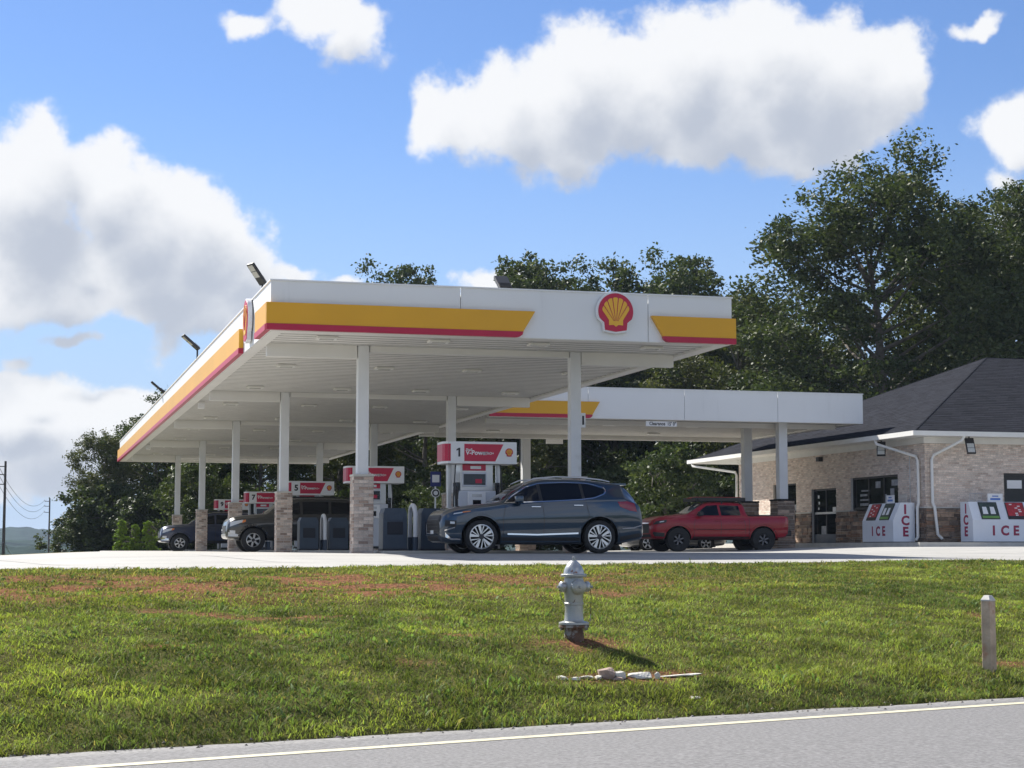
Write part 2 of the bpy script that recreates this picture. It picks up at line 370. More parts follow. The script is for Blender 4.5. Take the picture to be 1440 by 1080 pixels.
def grid_mesh(name, us, vs, zf, m, attr=None):
    U, Vv = np.meshgrid(us, vs, indexing='ij'); X, Y = uv2xy(U, Vv); Z = zf(X, Y)
    n, k = U.shape
    P = np.stack([X, Y, Z], -1).reshape(-1, 3)
    i = np.arange(n-1)[:, None]*k+np.arange(k-1)[None, :]; i = i.ravel()
    F = np.stack([i, i+k, i+k+1, i+1], -1)
    me = mesh_np(name, P, F, m, smooth=True)
    if attr is not None:
        a = me.attributes.new('bare', 'FLOAT', 'POINT'); a.data.foreach_set('value', attr(U, Vv).ravel().astype(np.float32))
    return me
def earth_material():
    m = bpy.data.materials.new('bank_earth'); m.use_nodes = True; N = m.node_tree.nodes; L = m.node_tree.links; P = N['Principled BSDF']
    tc = N.new('ShaderNodeTexCoord')
    n1 = N.new('ShaderNodeTexNoise'); n1.inputs['Scale'].default_value = 2.2; n1.inputs['Detail'].default_value = 8; L.new(tc.outputs['Object'], n1.inputs['Vector'])
    n2 = N.new('ShaderNodeTexNoise'); n2.inputs['Scale'].default_value = 26; n2.inputs['Detail'].default_value = 5; L.new(tc.outputs['Object'], n2.inputs['Vector'])
    r1 = N.new('ShaderNodeValToRGB'); L.new(n1.outputs['Fac'], r1.inputs[0])
    r1.color_ramp.elements[0].position = .35; r1.color_ramp.elements[0].color = (0.055,0.062,0.020,1)
    r1.color_ramp.elements[1].position = .68; r1.color_ramp.elements[1].color = (0.125,0.118,0.048,1)
    r2 = N.new('ShaderNodeValToRGB'); L.new(n2.outputs['Fac'], r2.inputs[0])
    r2.color_ramp.elements[0].position = .33; r2.color_ramp.elements[0].color = (0.075,0.040,0.025,1)
    r2.color_ramp.elements[1].position = .66; r2.color_ramp.elements[1].color = (0.30,0.145,0.085,1)
    at_ = N.new('ShaderNodeAttribute'); at_.attribute_name = 'bare'
    mx = N.new('ShaderNodeMix'); mx.data_type = 'RGBA'; L.new(at_.outputs['Fac'], mx.inputs['Factor'])
    L.new(r1.outputs[0], mx.inputs['A']); L.new(r2.outputs[0], mx.inputs['B']); L.new(mx.outputs['Result'], P.inputs['Base Color'])
    P.inputs['Roughness'].default_value = 1.0; P.inputs['Specular IOR Level'].default_value = 0.0
    bp = N.new('ShaderNodeBump'); bp.inputs['Strength'].default_value = 0.9; bp.inputs['Distance'].default_value = 0.03
    L.new(n2.outputs['Fac'], bp.inputs['Height']); L.new(bp.outputs[0], P.inputs['Normal'])
    return m
us = np.unique(np.concatenate([-np.geomspace(20, 4200, 26), np.arange(-20, 34, 0.22), np.geomspace(34, 4200, 26)]))
vs = np.unique(np.concatenate([-np.geomspace(7.6, 4000, 22), [-7.3, -7.0, -0.05, 0.0], np.arange(0.1, 9.3, 0.13), [LOTV], np.arange(9.6, 110, 1.6), np.geomspace(110, 4300, 30)]))
ground = link('ground', grid_mesh('ground', us, vs, ground_z, earth_material(), bare_mask)); tag(ground, kind='structure')

asphalt = mat('road_asphalt', (0.165,0.162,0.162), 0.85, var=0.34, scale=28, bump=0.5, bscale=110, col2=(0.165,0.160,0.160), thr=(0.5,0.75), detail=2)
def cracks(m):
    N = m.node_tree.nodes; L = m.node_tree.links; P = N['Principled BSDF']; src = P.inputs['Base Color'].links[0].from_socket
    tc = N.new('ShaderNodeTexCoord'); nz = N.new('ShaderNodeTexNoise'); nz.inputs['Scale'].default_value = 1.6; nz.inputs['Detail'].default_value = 6; L.new(tc.outputs['Object'], nz.inputs['Vector'])
    mv = N.new('ShaderNodeMix'); mv.data_type = 'VECTOR'; mv.inputs['Factor'].default_value = .25; L.new(tc.outputs['Object'], mv.inputs[4]); L.new(nz.outputs['Color'], mv.inputs[5])
    vo = N.new('ShaderNodeTexVoronoi'); vo.feature = 'DISTANCE_TO_EDGE'; vo.inputs['Scale'].default_value = .12; L.new(mv.outputs[1], vo.inputs['Vector'])
    mr = N.new('ShaderNodeMapRange'); mr.inputs['From Min'].default_value = .002; mr.inputs['From Max'].default_value = .009; mr.inputs['To Min'].default_value = .38; mr.inputs['To Max'].default_value = 0; L.new(vo.outputs['Distance'], mr.inputs['Value'])
    x = N.new('ShaderNodeMix'); x.data_type = 'RGBA'; x.inputs['B'].default_value = (.05,.05,.05,1); L.new(mr.outputs[0], x.inputs['Factor']); L.new(src, x.inputs['A']); L.new(x.outputs['Result'], P.inputs['Base Color'])
cracks(asphalt)
rus = np.unique(np.concatenate([-np.geomspace(12, 1500, 20), np.arange(-12, 26, 0.2), np.geomspace(26, 1500, 20)]))
redge = 0.0+(fbm(rus*1.7, rus*0+2, 4)-0.5)*0.22
def road_mesh():
    X = []; F = []
    rows = [(-7.3, -1.446), (-3.6, -1.400), (-0.3, -1.444), (None, -1.444), ('d', -1.52)]
    for r, (v, z) in enumerate(rows):
        for i, u in enumerate(rus):
            vv = redge[i] if v is None else (redge[i]+0.02 if v == 'd' else v)
            x, y = uv2xy(u, vv); X.append((x, y, z))
    n = len(rus)
    for r in range(len(rows)-1):
        for i in range(n-1): F.append((r*n+i, r*n+i+1, (r+1)*n+i+1, (r+1)*n+i))
    return mesh_np('road', np.array(X), np.array(F), asphalt, smooth=False)
road = link('road', road_mesh()); tag(road, kind='structure')
line_paint = mat('line_paint', (0.52,0.48,0.34), 0.7, var=0.12, scale=7, col2=(0.30,0.29,0.25), thr=(0.56,0.72))
b = MB()
for i in range(len(rus)-1):
    q = []
    lv = lambda uu: float(np.clip(-0.82+0.046*uu, -1.7, -0.25))
    for u, v in ((rus[i], lv(rus[i])-.08), (rus[i+1], lv(rus[i+1])-.08), (rus[i+1], lv(rus[i+1])+.08), (rus[i], lv(rus[i])+.08)):
        x, y = uv2xy(u, v); q.append((x, y, -1.400-0.044*(v+3.6)/3.3+0.004))
    b.add(q, [(0,1,2,3)])
b.build('edge_line', line_paint, road)

def forecourt_mesh():
    us_ = np.concatenate([np.linspace(-60, -12, 10), np.linspace(-11, 30, 70), np.linspace(32, 75, 14)])
    bx = np.array([[-64, 30], [-34, 38], [-8, 44], [-0.5, 53], [3.5, 78], [4.3, 102], [70, 102]], float)
    # back boundary sampled by arc length, denser where the front edge is
    seg = np.r_[0, np.cumsum(np.hypot(*np.diff(bx, axis=0).T))]
    s = np.interp(np.arange(len(us_)), [0, 9, 30, 79, 93], [0, seg[1], seg[4], seg[5]+20, seg[6]])
    BX = np.interp(s, seg, bx[:, 0]); BY = np.interp(s, seg, bx[:, 1])
    fe = LOTV+(fbm(us_*0.5, us_*0+7, 8)-0.5)*0.12
    FX, FY = uv2xy(us_, fe)
    ts = np.concatenate([[0], np.linspace(0.004, 0.2, 14), np.linspace(0.24, 1, 20)])
    X = FX[:, None]*(1-ts)+BX[:, None]*ts; Y = FY[:, None]*(1-ts)+BY[:, None]*ts
    Z = lot_z(X, Y); n, k = X.shape
    P = np.stack([X, Y, Z], -1).reshape(-1, 3)
    low = P.reshape(n, k, 3)[:, 0, :].copy(); low[:, 2] -= 0.2; lb = P.reshape(n, k, 3)[:, -1, :].copy(); lb[:, 2] -= 0.5
    P = np.vstack([P, low, lb])
    i = (np.arange(n-1)[:, None]*k+np.arange(k-1)[None, :]).ravel()
    F = [np.stack([i, i+k, i+k+1, i+1], -1)]
    j = np.arange(n-1); F.append(np.stack([n*k+j, n*k+j+1, (j+1)*k, j*k], -1)); F.append(np.stack([j*k+k-1, (j+1)*k+k-1, n*k+n+j+1, n*k+n+j], -1))
    return mesh_np('forecourt', P, np.vstack(F), concrete, smooth=False)
forecourt = link('forecourt', forecourt_mesh()); tag(forecourt, kind='structure')

# sawn joints between the slabs
def slab_joints():
    b = MB()
    def strip(pts, w):
        V = []; F = []
        for i, (x, y) in enumerate(pts):
            a = pts[max(i-1, 0)]; c = pts[min(i+1, len(pts)-1)]; d = Vector((c[0]-a[0], c[1]-a[1])).normalized()
            for k in (-1, 1):
                xx, yy = x-d.y*w/2*k, y+d.x*w/2*k; V.append((xx, yy, float(lot_z(np.array(xx), np.array(yy)))+.004))
        for i in range(len(pts)-1): F.append((2*i, 2*i+1, 2*i+3, 2*i+2))
        b.add(V, F)
    for v in (12.2, 15.6, 19.0, 22.5):
        strip([uv2xy(u, v) for u in np.linspace(-7, 38, 60)], .035)
    for u in np.arange(-8, 40, 4.2): strip([uv2xy(u, v) for v in np.linspace(LOTV+.1, 30, 24)], .03)
    o = b.build('slab_joints', mat('joint_sealant', (.13,.125,.12), .9), forecourt); tag(o, kind='stuff')
slab_joints()
def gravel():
    m = mat('edge_gravel', (.30,.28,.26), .9, var=.3, scale=30, tint=True); b = MB()
    for i in range(420):
        u = rnd.uniform(-8, 22); v = rnd.gauss(-.06, .10); x, y = uv2xy(u, v); s = rnd.uniform(.006, .018); z = -1.441 if v < 0 else float(ground_z(np.array(x), np.array(y)))
        g = rnd.uniform(.5, 1.3); b.tint = (g, g*rnd.uniform(.85,1), g*rnd.uniform(.75,1))
        b.add([(x-s,y-s*.6,z),(x+s,y-s*.7,z),(x+s*.8,y+s*.7,z),(x-s*.9,y+s*.6,z),(x+rnd.uniform(-.3,.3)*s,y,z+s*.9)], [(0,1,4),(1,2,4),(2,3,4),(3,0,4)])
    tag(b.build('gravel', m), 'loose grey gravel along the road edge', 'gravel', kind='stuff')
gravel()

# far hills beyond the left edge of the lot
def hills():
    m = mat('wooded_hill', (0.020,0.034,0.022), 1.0, var=0.6, scale=0.05, spec=0)
    xs = np.linspace(-1500, 1900, 700); rows = []
    for r, (y0, h, sd) in enumerate(((1150, 2.5, 1), (1600, 10.5, 5), (2300, 19.0, 9))):
        crest = h+(fbm(xs*0.0045, xs*0+r*3, sd)-0.5)*h*1.0+(fbm(xs*0.09, xs*0+r, sd+3)-0.5)*5.0
        for dy, f in ((-260, None), (-130, 0.55), (-40, 0.9), (0, 1.0), (120, 0.6), (300, None)):
            z = np.full_like(xs, -22.0) if f is None else -18+(crest+18)*f+(fbm(xs*0.05, xs*0+dy, sd+7)-0.5)*2
            rows.append(np.stack([xs, np.full_like(xs, y0+dy), z], -1))
    n = len(xs); P = np.concatenate(rows); F = []
    for a in range(len(rows)-1):
        if a % 6 == 5: continue
        i = np.arange(n-1); F.append(np.stack([a*n+i, a*n+i+1, (a+1)*n+i+1, (a+1)*n+i], -1))
    return mesh_np('hills', P, np.vstack(F), m, smooth=True)
tag(link('hills', hills()), kind='structure')

# ------------------------------------------------------------------ grass on the bank
def grass():
    m = mat('grass_blade', (0.95,0.95,0.95), 0.62, var=0.05, tint=True, trans=0.35, spec=0.06)
    n = 560000
    u = npr.uniform(-12, 24, n); v = 0.02+npr.uniform(0, 1, n)**1.12*9.15
    keep = (u > -6.8-v*0.36) & (u < 8.6+v*1.15)
    u, v = u[keep], v[keep]
    # a sparse lawn outside the framed part too
    u2 = npr.uniform(-24, 34, 40000); v2 = npr.uniform(0.02, 9.15, 40000); k2 = ~((u2 > -6.8-v2*0.36) & (u2 < 8.6+v2*1.15))
    u = np.r_[u, u2[k2]]; v = np.r_[v, v2[k2]]
    ev = (fbm(u*1.7, u*0+2, 4)-0.5)*0.22
    bare = bare_mask(u, v)
    dn = fbm(u*1.1+8, v*1.6, 31, 4)
    cl = sstep(0.30, 0.52, fbm(u*6.0, v*6.0, 91, 2))
    k = (npr.uniform(0, 1, len(u)) > bare*0.84) & (npr.uniform(0, 1, len(u)) < 0.80+0.20*cl) & (v > ev-0.02+npr.uniform(0, 0.10, len(u)))
    u, v, bare, dn = u[k], v[k], bare[k], dn[k]; n = len(u)
    x, y = uv2xy(u, v); z = ground_z(x, y)
    tuft = fbm(u*4.2, v*4.2, 55, 3)
    h = (0.021+0.026*npr.uniform(0, 1, n)**1.6)*(0.60+0.75*sstep(0.25,0.75,tuft))*(1-0.35*bare)
    h *= 1+0.45*(1-sstep(0.4, 3.0, v))
    tall = npr.uniform(0, 1, n) < 0.006; h[tall] *= npr.uniform(1.7, 2.8, tall.sum())
    w = npr.uniform(0.0030, 0.0064, n)*(0.9+0.05*v)
    weed = (npr.uniform(0, 1, n) < 0.05*sstep(.52,.66,fbm(u*1.9+70, v*2.3, 17, 3))); w[weed] *= 3.2; h[weed] *= 1.15
    a = npr.uniform(0, 2*PI, n); lean = npr.uniform(0.3, 1.9, n); la = npr.uniform(0, 2*PI, n)
    ax, ay = np.cos(a)*w, np.sin(a)*w
    lx, ly = np.cos(la)*lean*h, np.sin(la)*lean*h
    V = np.empty((n, 5, 3), np.float32)
    V[:, 0] = np.stack([x-ax, y-ay, z-0.01], -1); V[:, 1] = np.stack([x+ax, y+ay, z-0.01], -1)
    V[:, 2] = np.stack([x+lx*.35+ax*.8, y+ly*.35+ay*.8, z+h*.62], -1); V[:, 3] = np.stack([x+lx*.35-ax*.8, y+ly*.35-ay*.8, z+h*.62], -1)
    V[:, 4] = np.stack([x+lx, y+ly, z+h*0.95], -1)
    i = np.arange(n)*5
    F = np.concatenate([np.stack([i, i+1, i+2], -1), np.stack([i, i+2, i+3], -1), np.stack([i+3, i+2, i+4], -1)])
    big = fbm(u*0.33+2, v*0.55+1, 77, 4); r = npr.uniform(0, 1, n)
    dark = np.array([0.120,0.160,0.052]); mid = np.array([0.220,0.262,0.078]); lime = np.array([0.330,0.375,0.085]); straw = np.array([0.32,0.27,0.12])
    t1 = sstep(0.30, 0.62, big*0.75+dn*0.25)[:, None]
    c = dark*(1-t1)+mid*t1
    t2 = (sstep(0.52, 0.72, dn)*0.75)[:, None]; c = c*(1-t2)+lime*t2
    c = c*((0.62+0.7*r)*(0.66+0.62*sstep(.3,.7,fbm(u*2.6, v*4.4, 66, 4))))[:, None]
    c[weed] = np.array([0.16,0.235,0.085])*(0.7+0.6*r[weed])[:, None]
    dry = np.clip(bare*0.30+0.30*sstep(4.5, 7.0, v)*(1-0.7*sstep(6,12,u))+0.10, 0, 0.8); isd = npr.uniform(0, 1, n) < dry
    c[isd] = straw*(0.5+0.7*r[isd])[:, None]
    me = mesh_np('grass', V.reshape(-1, 3), F, m, tint=np.concatenate([c, c, c]))
    o = link('grass', me); tag(o, 'short patchy green lawn on the roadside bank', 'grass', kind='stuff')
grass()


# ------------------------------------------------------------------ main canopy
def brick_face(b, org, ud, W_, H_, nd, l=0.2, h=0.066, g=0.011, dep=0.012, pal=None, stone=False):
    """running-bond bricks as raised blocks on a face: org + ud*s + z, pushed out along nd"""
    org = Vector(org); ud = Vector(ud); nd = Vector(nd); up = Vector((0,0,1)); r = 0; z = 0
    while z < H_-0.02:
        hh = (h if not stone else rnd.choice((0.07,0.11,0.15))); hh = min(hh, H_-z)
        s = -(l+g)/2*(r % 2)*(1 if not stone else rnd.random()*1.5)
        while s < W_-0.01:
            ll = l if not stone else rnd.uniform(0.22, 0.62)
            a, c = max(s, 0), min(s+ll, W_)
            if c-a > 0.025:
                b.tint = rnd.choice(pal); k = rnd.uniform(0.86, 1.12); b.tint = tuple(t*k for t in b.tint)
                d = dep*rnd.uniform(0.75, 1.15) if not stone else dep*rnd.uniform(0.5, 1.5)
                p = [org+ud*a+up*z, org+ud*c+up*z, org+ud*c+up*(z+hh), org+ud*a+up*(z+hh)]
                q = [x+nd*d for x in p]
                b.add(p+q, [(4,5,6,7),(0,1,5,4),(1,2,6,5),(2,3,7,6),(3,0,4,7)])
            s += ll+g
        z += hh+g; r += 1
    b.tint = None
PIER_PAL = [(1,1,1),(1.18,1.16,1.12),(0.78,0.68,0.62),(0.62,0.55,0.52),(1.3,1.3,1.28),(0.9,0.86,0.84),(1.05,0.95,0.88)]
WALL_PAL = [(1.34,1.33,1.31),(1.42,1.41,1.39),(1.28,1.26,1.23),(1.3,1.26,1.22),(1.12,1.03,.98),(1.46,1.46,1.44)]

ZB, ZT = 4.85, 5.93                       # fascia underside and top
CX0, CX1, CY0, CY1 = 5.15, 15.92, 38.6, 99.6
COLQ = [41.6, 54.6, 67.4, 80.2, 93.0]; COLP = (7.75, 13.0)
EMB_ARC = [(math.cos(R(a))*0.5, 0.04+math.sin(R(a))*0.5) for a in range(-24, 205, 9)]
EMB = EMB_ARC+[(-0.33,-0.27),(-0.31,-0.47),(0,-0.52),(0.31,-0.47),(0.33,-0.27)]
def emblem(parent, M, size, thick=0.10):
    e = MB().prism([(x*size*1.09, y*size*1.09) for x, y in EMB], 0, thick, M).build('emblem', sign_white, parent, 40)
    MB().prism([(x*size, y*size) for x, y in EMB], thick+0.001, thick+0.012, M).build('red_field', sign_red, e)
    # scallop: fan of seven ribs above a stepped foot
    pts = []
    for k in range(7):
        a0 = 176-k*24.5; 
        for f in (0.12, 0.35, 0.65, 0.88):
            a = R(a0-24.5*f+2); rr = 0.375+0.022*math.sin(PI*f); pts.append((math.cos(a)*rr*1.0, 0.02+math.sin(a)*rr*1.02))
    pts = [(-0.20,-0.34),(-0.20,-0.20)]+pts+[(0.20,-0.20),(0.20,-0.34),(0.07,-0.33),(0,-0.38),(-0.07,-0.33)]
    pts = pts[::-1]
    MB().prism([(x*size, y*size) for x, y in pts], thick+0.013, thick+0.024, M).build('scallop', emblem_yellow, e)
    rb = MB()
    for k in range(6):
        a = R(176-24.5*(k+1)+2); dx, dy = math.cos(a), math.sin(a); px_, py_ = -dy, dx
        p0 = (dx*0.06, -0.24+dy*0.02); p1 = (dx*0.40, 0.02+dy*0.41); w0, w1 = 0.004, 0.013
        rb.prism([(( p0[0]-px_*w0)*size, (p0[1]-py_*w0)*size), ((p1[0]-px_*w1)*size, (p1[1]-py_*w1)*size), ((p1[0]+px_*w1)*size, (p1[1]+py_*w1)*size), ((p0[0]+px_*w0)*size, (p0[1]+py_*w0)*size)], thick+0.025, thick+0.030, M)
    rb.build('rib_lines', sign_red, e)
    return e
def band(parent, M, poly_len, cut_l=0, cut_r=0, zy0=0.135, zy1=0.60, prou=0.11):
    """yellow band above a red one along local x from 0 to poly_len; cut_*: how far the foot slants in"""
    L_ = poly_len; tot = zy1
    def xl(z): return cut_l*(1-z/tot)
    def xr(z): return L_-cut_r*(1-z/tot)
    MB().prism([(xl(zy0), zy0), (xr(zy0), zy0), (xr(zy1), zy1), (xl(zy1), zy1)], 0.0, prou, M).build('yellow_band', band_yellow, parent)
    def rc(cut, x, sgn): return [(x, zy0)] if not cut else None
    pl = [(xl(zy0), zy0-0.004)]
    lo = []
    if cut_l: lo += [(xl(zy0)+0.02, zy0*0.45), (xl(zy0)+0.09, 0.012), (xl(zy0)+0.16, 0.0)]
    else: lo += [(0, 0)]
    ro = []
    if cut_r: ro += [(xr(zy0)-0.16, 0.0), (xr(zy0)-0.09, 0.012), (xr(zy0)-0.02, zy0*0.45)]
    else: ro += [(L_, 0)]
    MB().prism(pl+lo+ro+[(xr(zy0), zy0-0.004)], 0.0, prou*1.12, M).build('red_band', band_red, parent)

def fascia(parent, M, length, z0, z1, joint, first=0.0):
    """sheet panels side by side with open joints, local x along the wall, local z outward"""
    x = 0.0; k = 0
    while x < length-0.01:
        e = min(x+(first if (k == 0 and first) else joint), length)
        b = MB(); b.prism([(x+0.007, z0), (e-0.007, z0), (e-0.007, z1), (x+0.007, z1)], -0.03, 0.0, M)
        b.build('fascia_panel', white_metal, parent); x = e; k += 1
def soffit(parent, x0, x1, y0, y1, z, w=0.40):
    b = MB(); y = y0
    while y < y1-0.01:
        e = min(y+w, y1)
        # each deck pan: flat with a raised lip and an open groove
        v = [(x0,y+.020,z),(x1,y+.020,z),(x1,e-.045,z),(x0,e-.045,z),(x0,e-.030,z-.013),(x1,e-.030,z-.013),(x0,e,z-.013),(x1,e,z-.013),(x0,e,z+.03),(x1,e,z+.03),(x0,y+.012,z+.03),(x1,y+.012,z+.03)]
        b.add(v, [(0,3,2,1),(0,1,11,10),(8,10,11,9)]); b.m = 1; b.add(v, [(3,4,5,2),(4,6,7,5),(6,8,9,7)]); b.m = 0; y = e
    return tag(b.build('deck_pans', [white_soffit, joint_trim], parent), kind='stuff')
def pier(parent, x, y, z0, z1, pal, mt, individual=False, w=0.456):
    core = MB(); core.box(x-w/2, x+w/2, y-w/2, y+w/2, z0, z1)
    p = core.build('brick_pier', mortar, parent)
    if not individual:
        b = MB()
        brick_face(b, (x-w/2,y-w/2,z0), (1,0,0), w, z1-z0, (0,-1,0), pal=pal)
        brick_face(b, (x-w/2,y+w/2,z0), (0,-1,0), w, z1-z0, (-1,0,0), pal=pal)
        brick_face(b, (x+w/2,y-w/2,z0), (0,1,0), w, z1-z0, (1,0,0), pal=pal)
        brick_face(b, (x+w/2,y+w/2,z0), (-1,0,0), w, z1-z0, (0,1,0), pal=pal)
        tag(b.build('brickwork', mt, p), kind='stuff')
    else:
        cache = {}
        def bm_(l, k):
            if (l, k) not in cache:
                q = MB(); q.tint = pal[k]; q.bbox(0, l, -0.014, 0.03, 0, 0.066, 0.003)
                o = q.build('brick', mt); cache[(l, k)] = o.data; bpy.data.objects.remove(o)
            return cache[(l, k)]
        nrow = int((z1-z0)/0.0762); h = (z1-z0)/nrow
        for org, rz in (((x-w/2,y-w/2), 0), ((x-w/2,y+w/2), -PI/2)):
            ud = Vector((math.cos(rz), math.sin(rz), 0))
            for r in range(nrow):
                cuts = [(0.0,.223),(.233,.223)] if r % 2 == 0 else [(0.0,.1065),(.1165,.223),(.3495,.1065)]
                for s, l in cuts:
                    o = link('brick', bm_(l, rnd.randrange(len(pal))), p); q = Vector((org[0], org[1], z0+r*h))+ud*s; o.location = q; o.rotation_euler = (0,0,rz)
        b = MB()
        brick_face(b, (x+w/2,y-w/2,z0), (0,1,0), w, z1-z0, (1,0,0), pal=pal); brick_face(b, (x+w/2,y+w/2,z0), (-1,0,0), w, z1-z0, (0,1,0), pal=pal)
        tag(b.build('brickwork', mt, p), kind='stuff')
    cp = MB(); cp.bbox(x-w/2-0.025, x+w/2+0.025, y-w/2-0.025, y+w/2+0.025, z1, z1+0.05, 0.008); cp.build('pier_cap', kerb_m, p)
    return p
def main_canopy():
    t = thing('pump_canopy', 'long white pump canopy with yellow and red bands on tall square columns', 'canopy', (0,0,0))
    Lx, Ly = CX1-CX0, CY1-CY0
    fascia(t, at(FRONT, CX0, CY0, 0), Lx, ZB, ZT, 4.45, 4.25)
    fascia(t, at(LEFT, CX0, CY1, 0), Ly, ZB, ZT, 4.6)
    fascia(t, at(Matrix.Rotation(PI/2,4,'Z') @ FRONT, CX1, CY0, 0), Ly, ZB, ZT, 4.6)
    fascia(t, at(Matrix.Rotation(PI,4,'Z') @ FRONT, CX1, CY1, 0), Lx, ZB, ZT, 4.45)
    # coping along the top edge and the bottom return
    c = MB()
    for x0,x1,y0,y1 in ((CX0-.025,CX1+.025,CY0-.025,CY0+.12),(CX0-.025,CX1+.025,CY1-.12,CY1+.025),(CX0-.025,CX0+.12,CY0+.121,CY1-.121),(CX1-.12,CX1+.025,CY0+.121,CY1-.121)):
        c.box(x0,x1,y0,y1,ZT+.002,ZT+.035)
    c.build('coping', white_metal, t)
    c = MB()
    for x0,x1,y0,y1 in ((CX0+.033,CX1-.033,CY0+.033,CY0+.26),(CX0+.033,CX1-.033,CY1-.26,CY1-.033),(CX0+.033,CX0+.30,CY0+.262,CY1-.262),(CX1-.36,CX1-.033,CY0+.262,CY1-.262)):
        c.box(x0,x1,y0,y1,ZB-.012,ZB+.07)
    c.build('edge_gutter', white_soffit, t)
    soffit(t, CX0+.30, CX1-.36, CY0+.26, CY1-.26, ZB+.05)
    MB().box(CX0+.05, CX1-.05, CY0+.05, CY1-.05, ZT-.22, ZT-.15).build('roof_deck', white_metal, t)
    for q in COLQ:
        for xa, xb, zz in ((CX0+.31, COLP[0]-.156, .26), (COLP[0]+.156, COLP[1]-.156, .10), (COLP[1]+.156, CX1-.37, .26)): MB().box(xa, xb, q-.10, q+.10, ZB-zz, ZB+.045).build('beam', white_soffit, t)
    # bands: left run and right run on the front, two runs on the road side
    M = at(FRONT, CX0-0.11, CY0-0.002, ZB-0.004)
    band(t, M, 11.11-CX0+0.11, 0, 0.36)
    band(t, at(FRONT, 13.90, CY0-0.002, ZB-0.004), CX1-13.90+0.06, 0.36, 0)
    band(t, at(LEFT, CX0-0.002, 40.45, ZB-0.004), 40.45-CY0, 0.0, 0)
    band(t, at(LEFT, CX0-0.002, CY1+0.05, ZB-0.004), CY1+0.05-43.5, 0, 0.0)
    emblem(t, at(FRONT, 13.02, CY0-0.03, 5.475), 0.84)
    emblem(t, at(LEFT, CX0-0.03, 42.05, 5.45), 0.92)
    for i, q in enumerate(COLQ):
        for j, p in enumerate(COLP):
            c = MB(); c.bbox(p-.132, p+.132, q-.132, q+.132, 1.80, ZB+.045, 0.012); c.build('column', column_white, t)
            pier(t, p, q, -0.02, 1.80, PIER_PAL, brick_mat, individual=(i == 0 and j == 0))
    # recessed lamps under the deck (not lit by day)
    for q in np.arange(39.9, 98, 6.4):
        for p in (6.6, 9.2, 11.6, 14.4):
            b = MB(); b.m = 0; b.bbox(p-.24, p+.24, q-.17, q+.17, ZB-.02, ZB+.04, .012); l = b.build('deck_lamp', trim_white, t)
            MB().box(p-.16, p+.16, q-.10, q+.10, ZB-.026, ZB-.021).build('lens', led, l)
    # small junction box and dome cameras along the road-side gutter
    for q in (58.6, 83.5):
        b = MB(); b.bbox(CX0+.35, CX0+.55, q-.14, q+.14, ZB-.20, ZB-.013, .02); b.build('junction_box', sign_white, t)
    return t
main_canopy()

# rear canopy linking the pumps to the shop
def rear_canopy():
    t = thing('link_canopy', 'plain white side canopy reaching from the pump canopy to the brick shop', 'canopy')
    x0, x1, y0, y1 = CX1+0.06, 30.55, 61.3, 73.0
    zb, zt = 4.80, 5.90
    fascia(t, at(FRONT, x0, y0, 0), x1-x0, zb, zt, 3.7, 3.7)
    fascia(t, at(Matrix.Rotation(PI/2,4,'Z') @ FRONT, x1, y0, 0), y1-y0, zb, zt, 4.0)
    fascia(t, at(Matrix.Rotation(PI,4,'Z') @ FRONT, x1, y1, 0), x1-x0, zb, zt, 3.7)
    c = MB(); c.box(x0,x1+.02,y0-.02,y0+.12,zt+.002,zt+.035); c.box(x0,x1+.02,y1-.12,y1+.02,zt+.002,zt+.035); c.box(x1-.12,x1+.02,y0+.121,y1-.121,zt+.002,zt+.035); c.build('coping', white_metal, t)
    c = MB(); c.box(x0,x1-.033,y0+.033,y0+.26,zb-.012,zb+.07); c.box(x0,x1-.033,y1-.30,y1-.033,zb-.012,zb+.07); c.box(x1-.36,x1-.033,y0+.262,y1-.302,zb-.012,zb+.07); c.build('edge_gutter', white_soffit, t)
    soffit(t, x0, x1-.36, y0+.26, y1-.30, zb+.05)
    MB().box(x0, x1-.05, y0+.05, y1-.05, zt-.22, zt-.15).build('roof_deck', white_metal, t)
    band(t, at(FRONT, x0, y0-.002, zb-.004), 20.10-x0, 0, 0.36, prou=.08)
    for p, q in ((27.72, 62.45), (27.62, 65.6), (20.3, 71.8)):
        c = MB(); c.bbox(p-.17, p+.17, q-.17, q+.17, 1.9, zb+.045, .012); c.build('column', column_white, t)
        w = .66; core = MB(); core.box(p-w/2, p+w/2, q-w/2, q+w/2, -.05, 1.9); pr = core.build('stone_pier', mortar, t)
        b = MB(); pal = [(1,1,1),(1.5,1.45,1.4),(0.8,0.8,0.8),(1.9,1.85,1.8),(1.2,1.05,.95)]
        for o_, u_, n_ in (((p-w/2,q-w/2,-.05),(1,0,0),(0,-1,0)),((p-w/2,q+w/2,-.05),(0,-1,0),(-1,0,0)),((p+w/2,q-w/2,-.05),(0,1,0),(1,0,0))):
            brick_face(b, o_, u_, w, 1.95, n_, dep=.025, pal=pal, stone=True)
        tag(b.build('stonework', stone_mat, pr), kind='stuff')
        MB().bbox(p-w/2-.04, p+w/2+.04, q-w/2-.04, q+w/2+.04, 1.9, 1.97, .01).build('pier_cap', stone_mat, pr)
    for yy in (62.95, 71.35): MB().box(x0+.3, x1-.4, yy-.1, yy+.1, zb-.13, zb+.045).build('beam', white_soffit, t)
    for p in (18.2, 21.6, 25.0):
        for q in (64.6, 69.2):
            MB().bbox(p-.24, p+.24, q-.17, q+.17, zb-.02, zb+.04, .012).build('deck_lamp', trim_white, t)
rear_canopy()
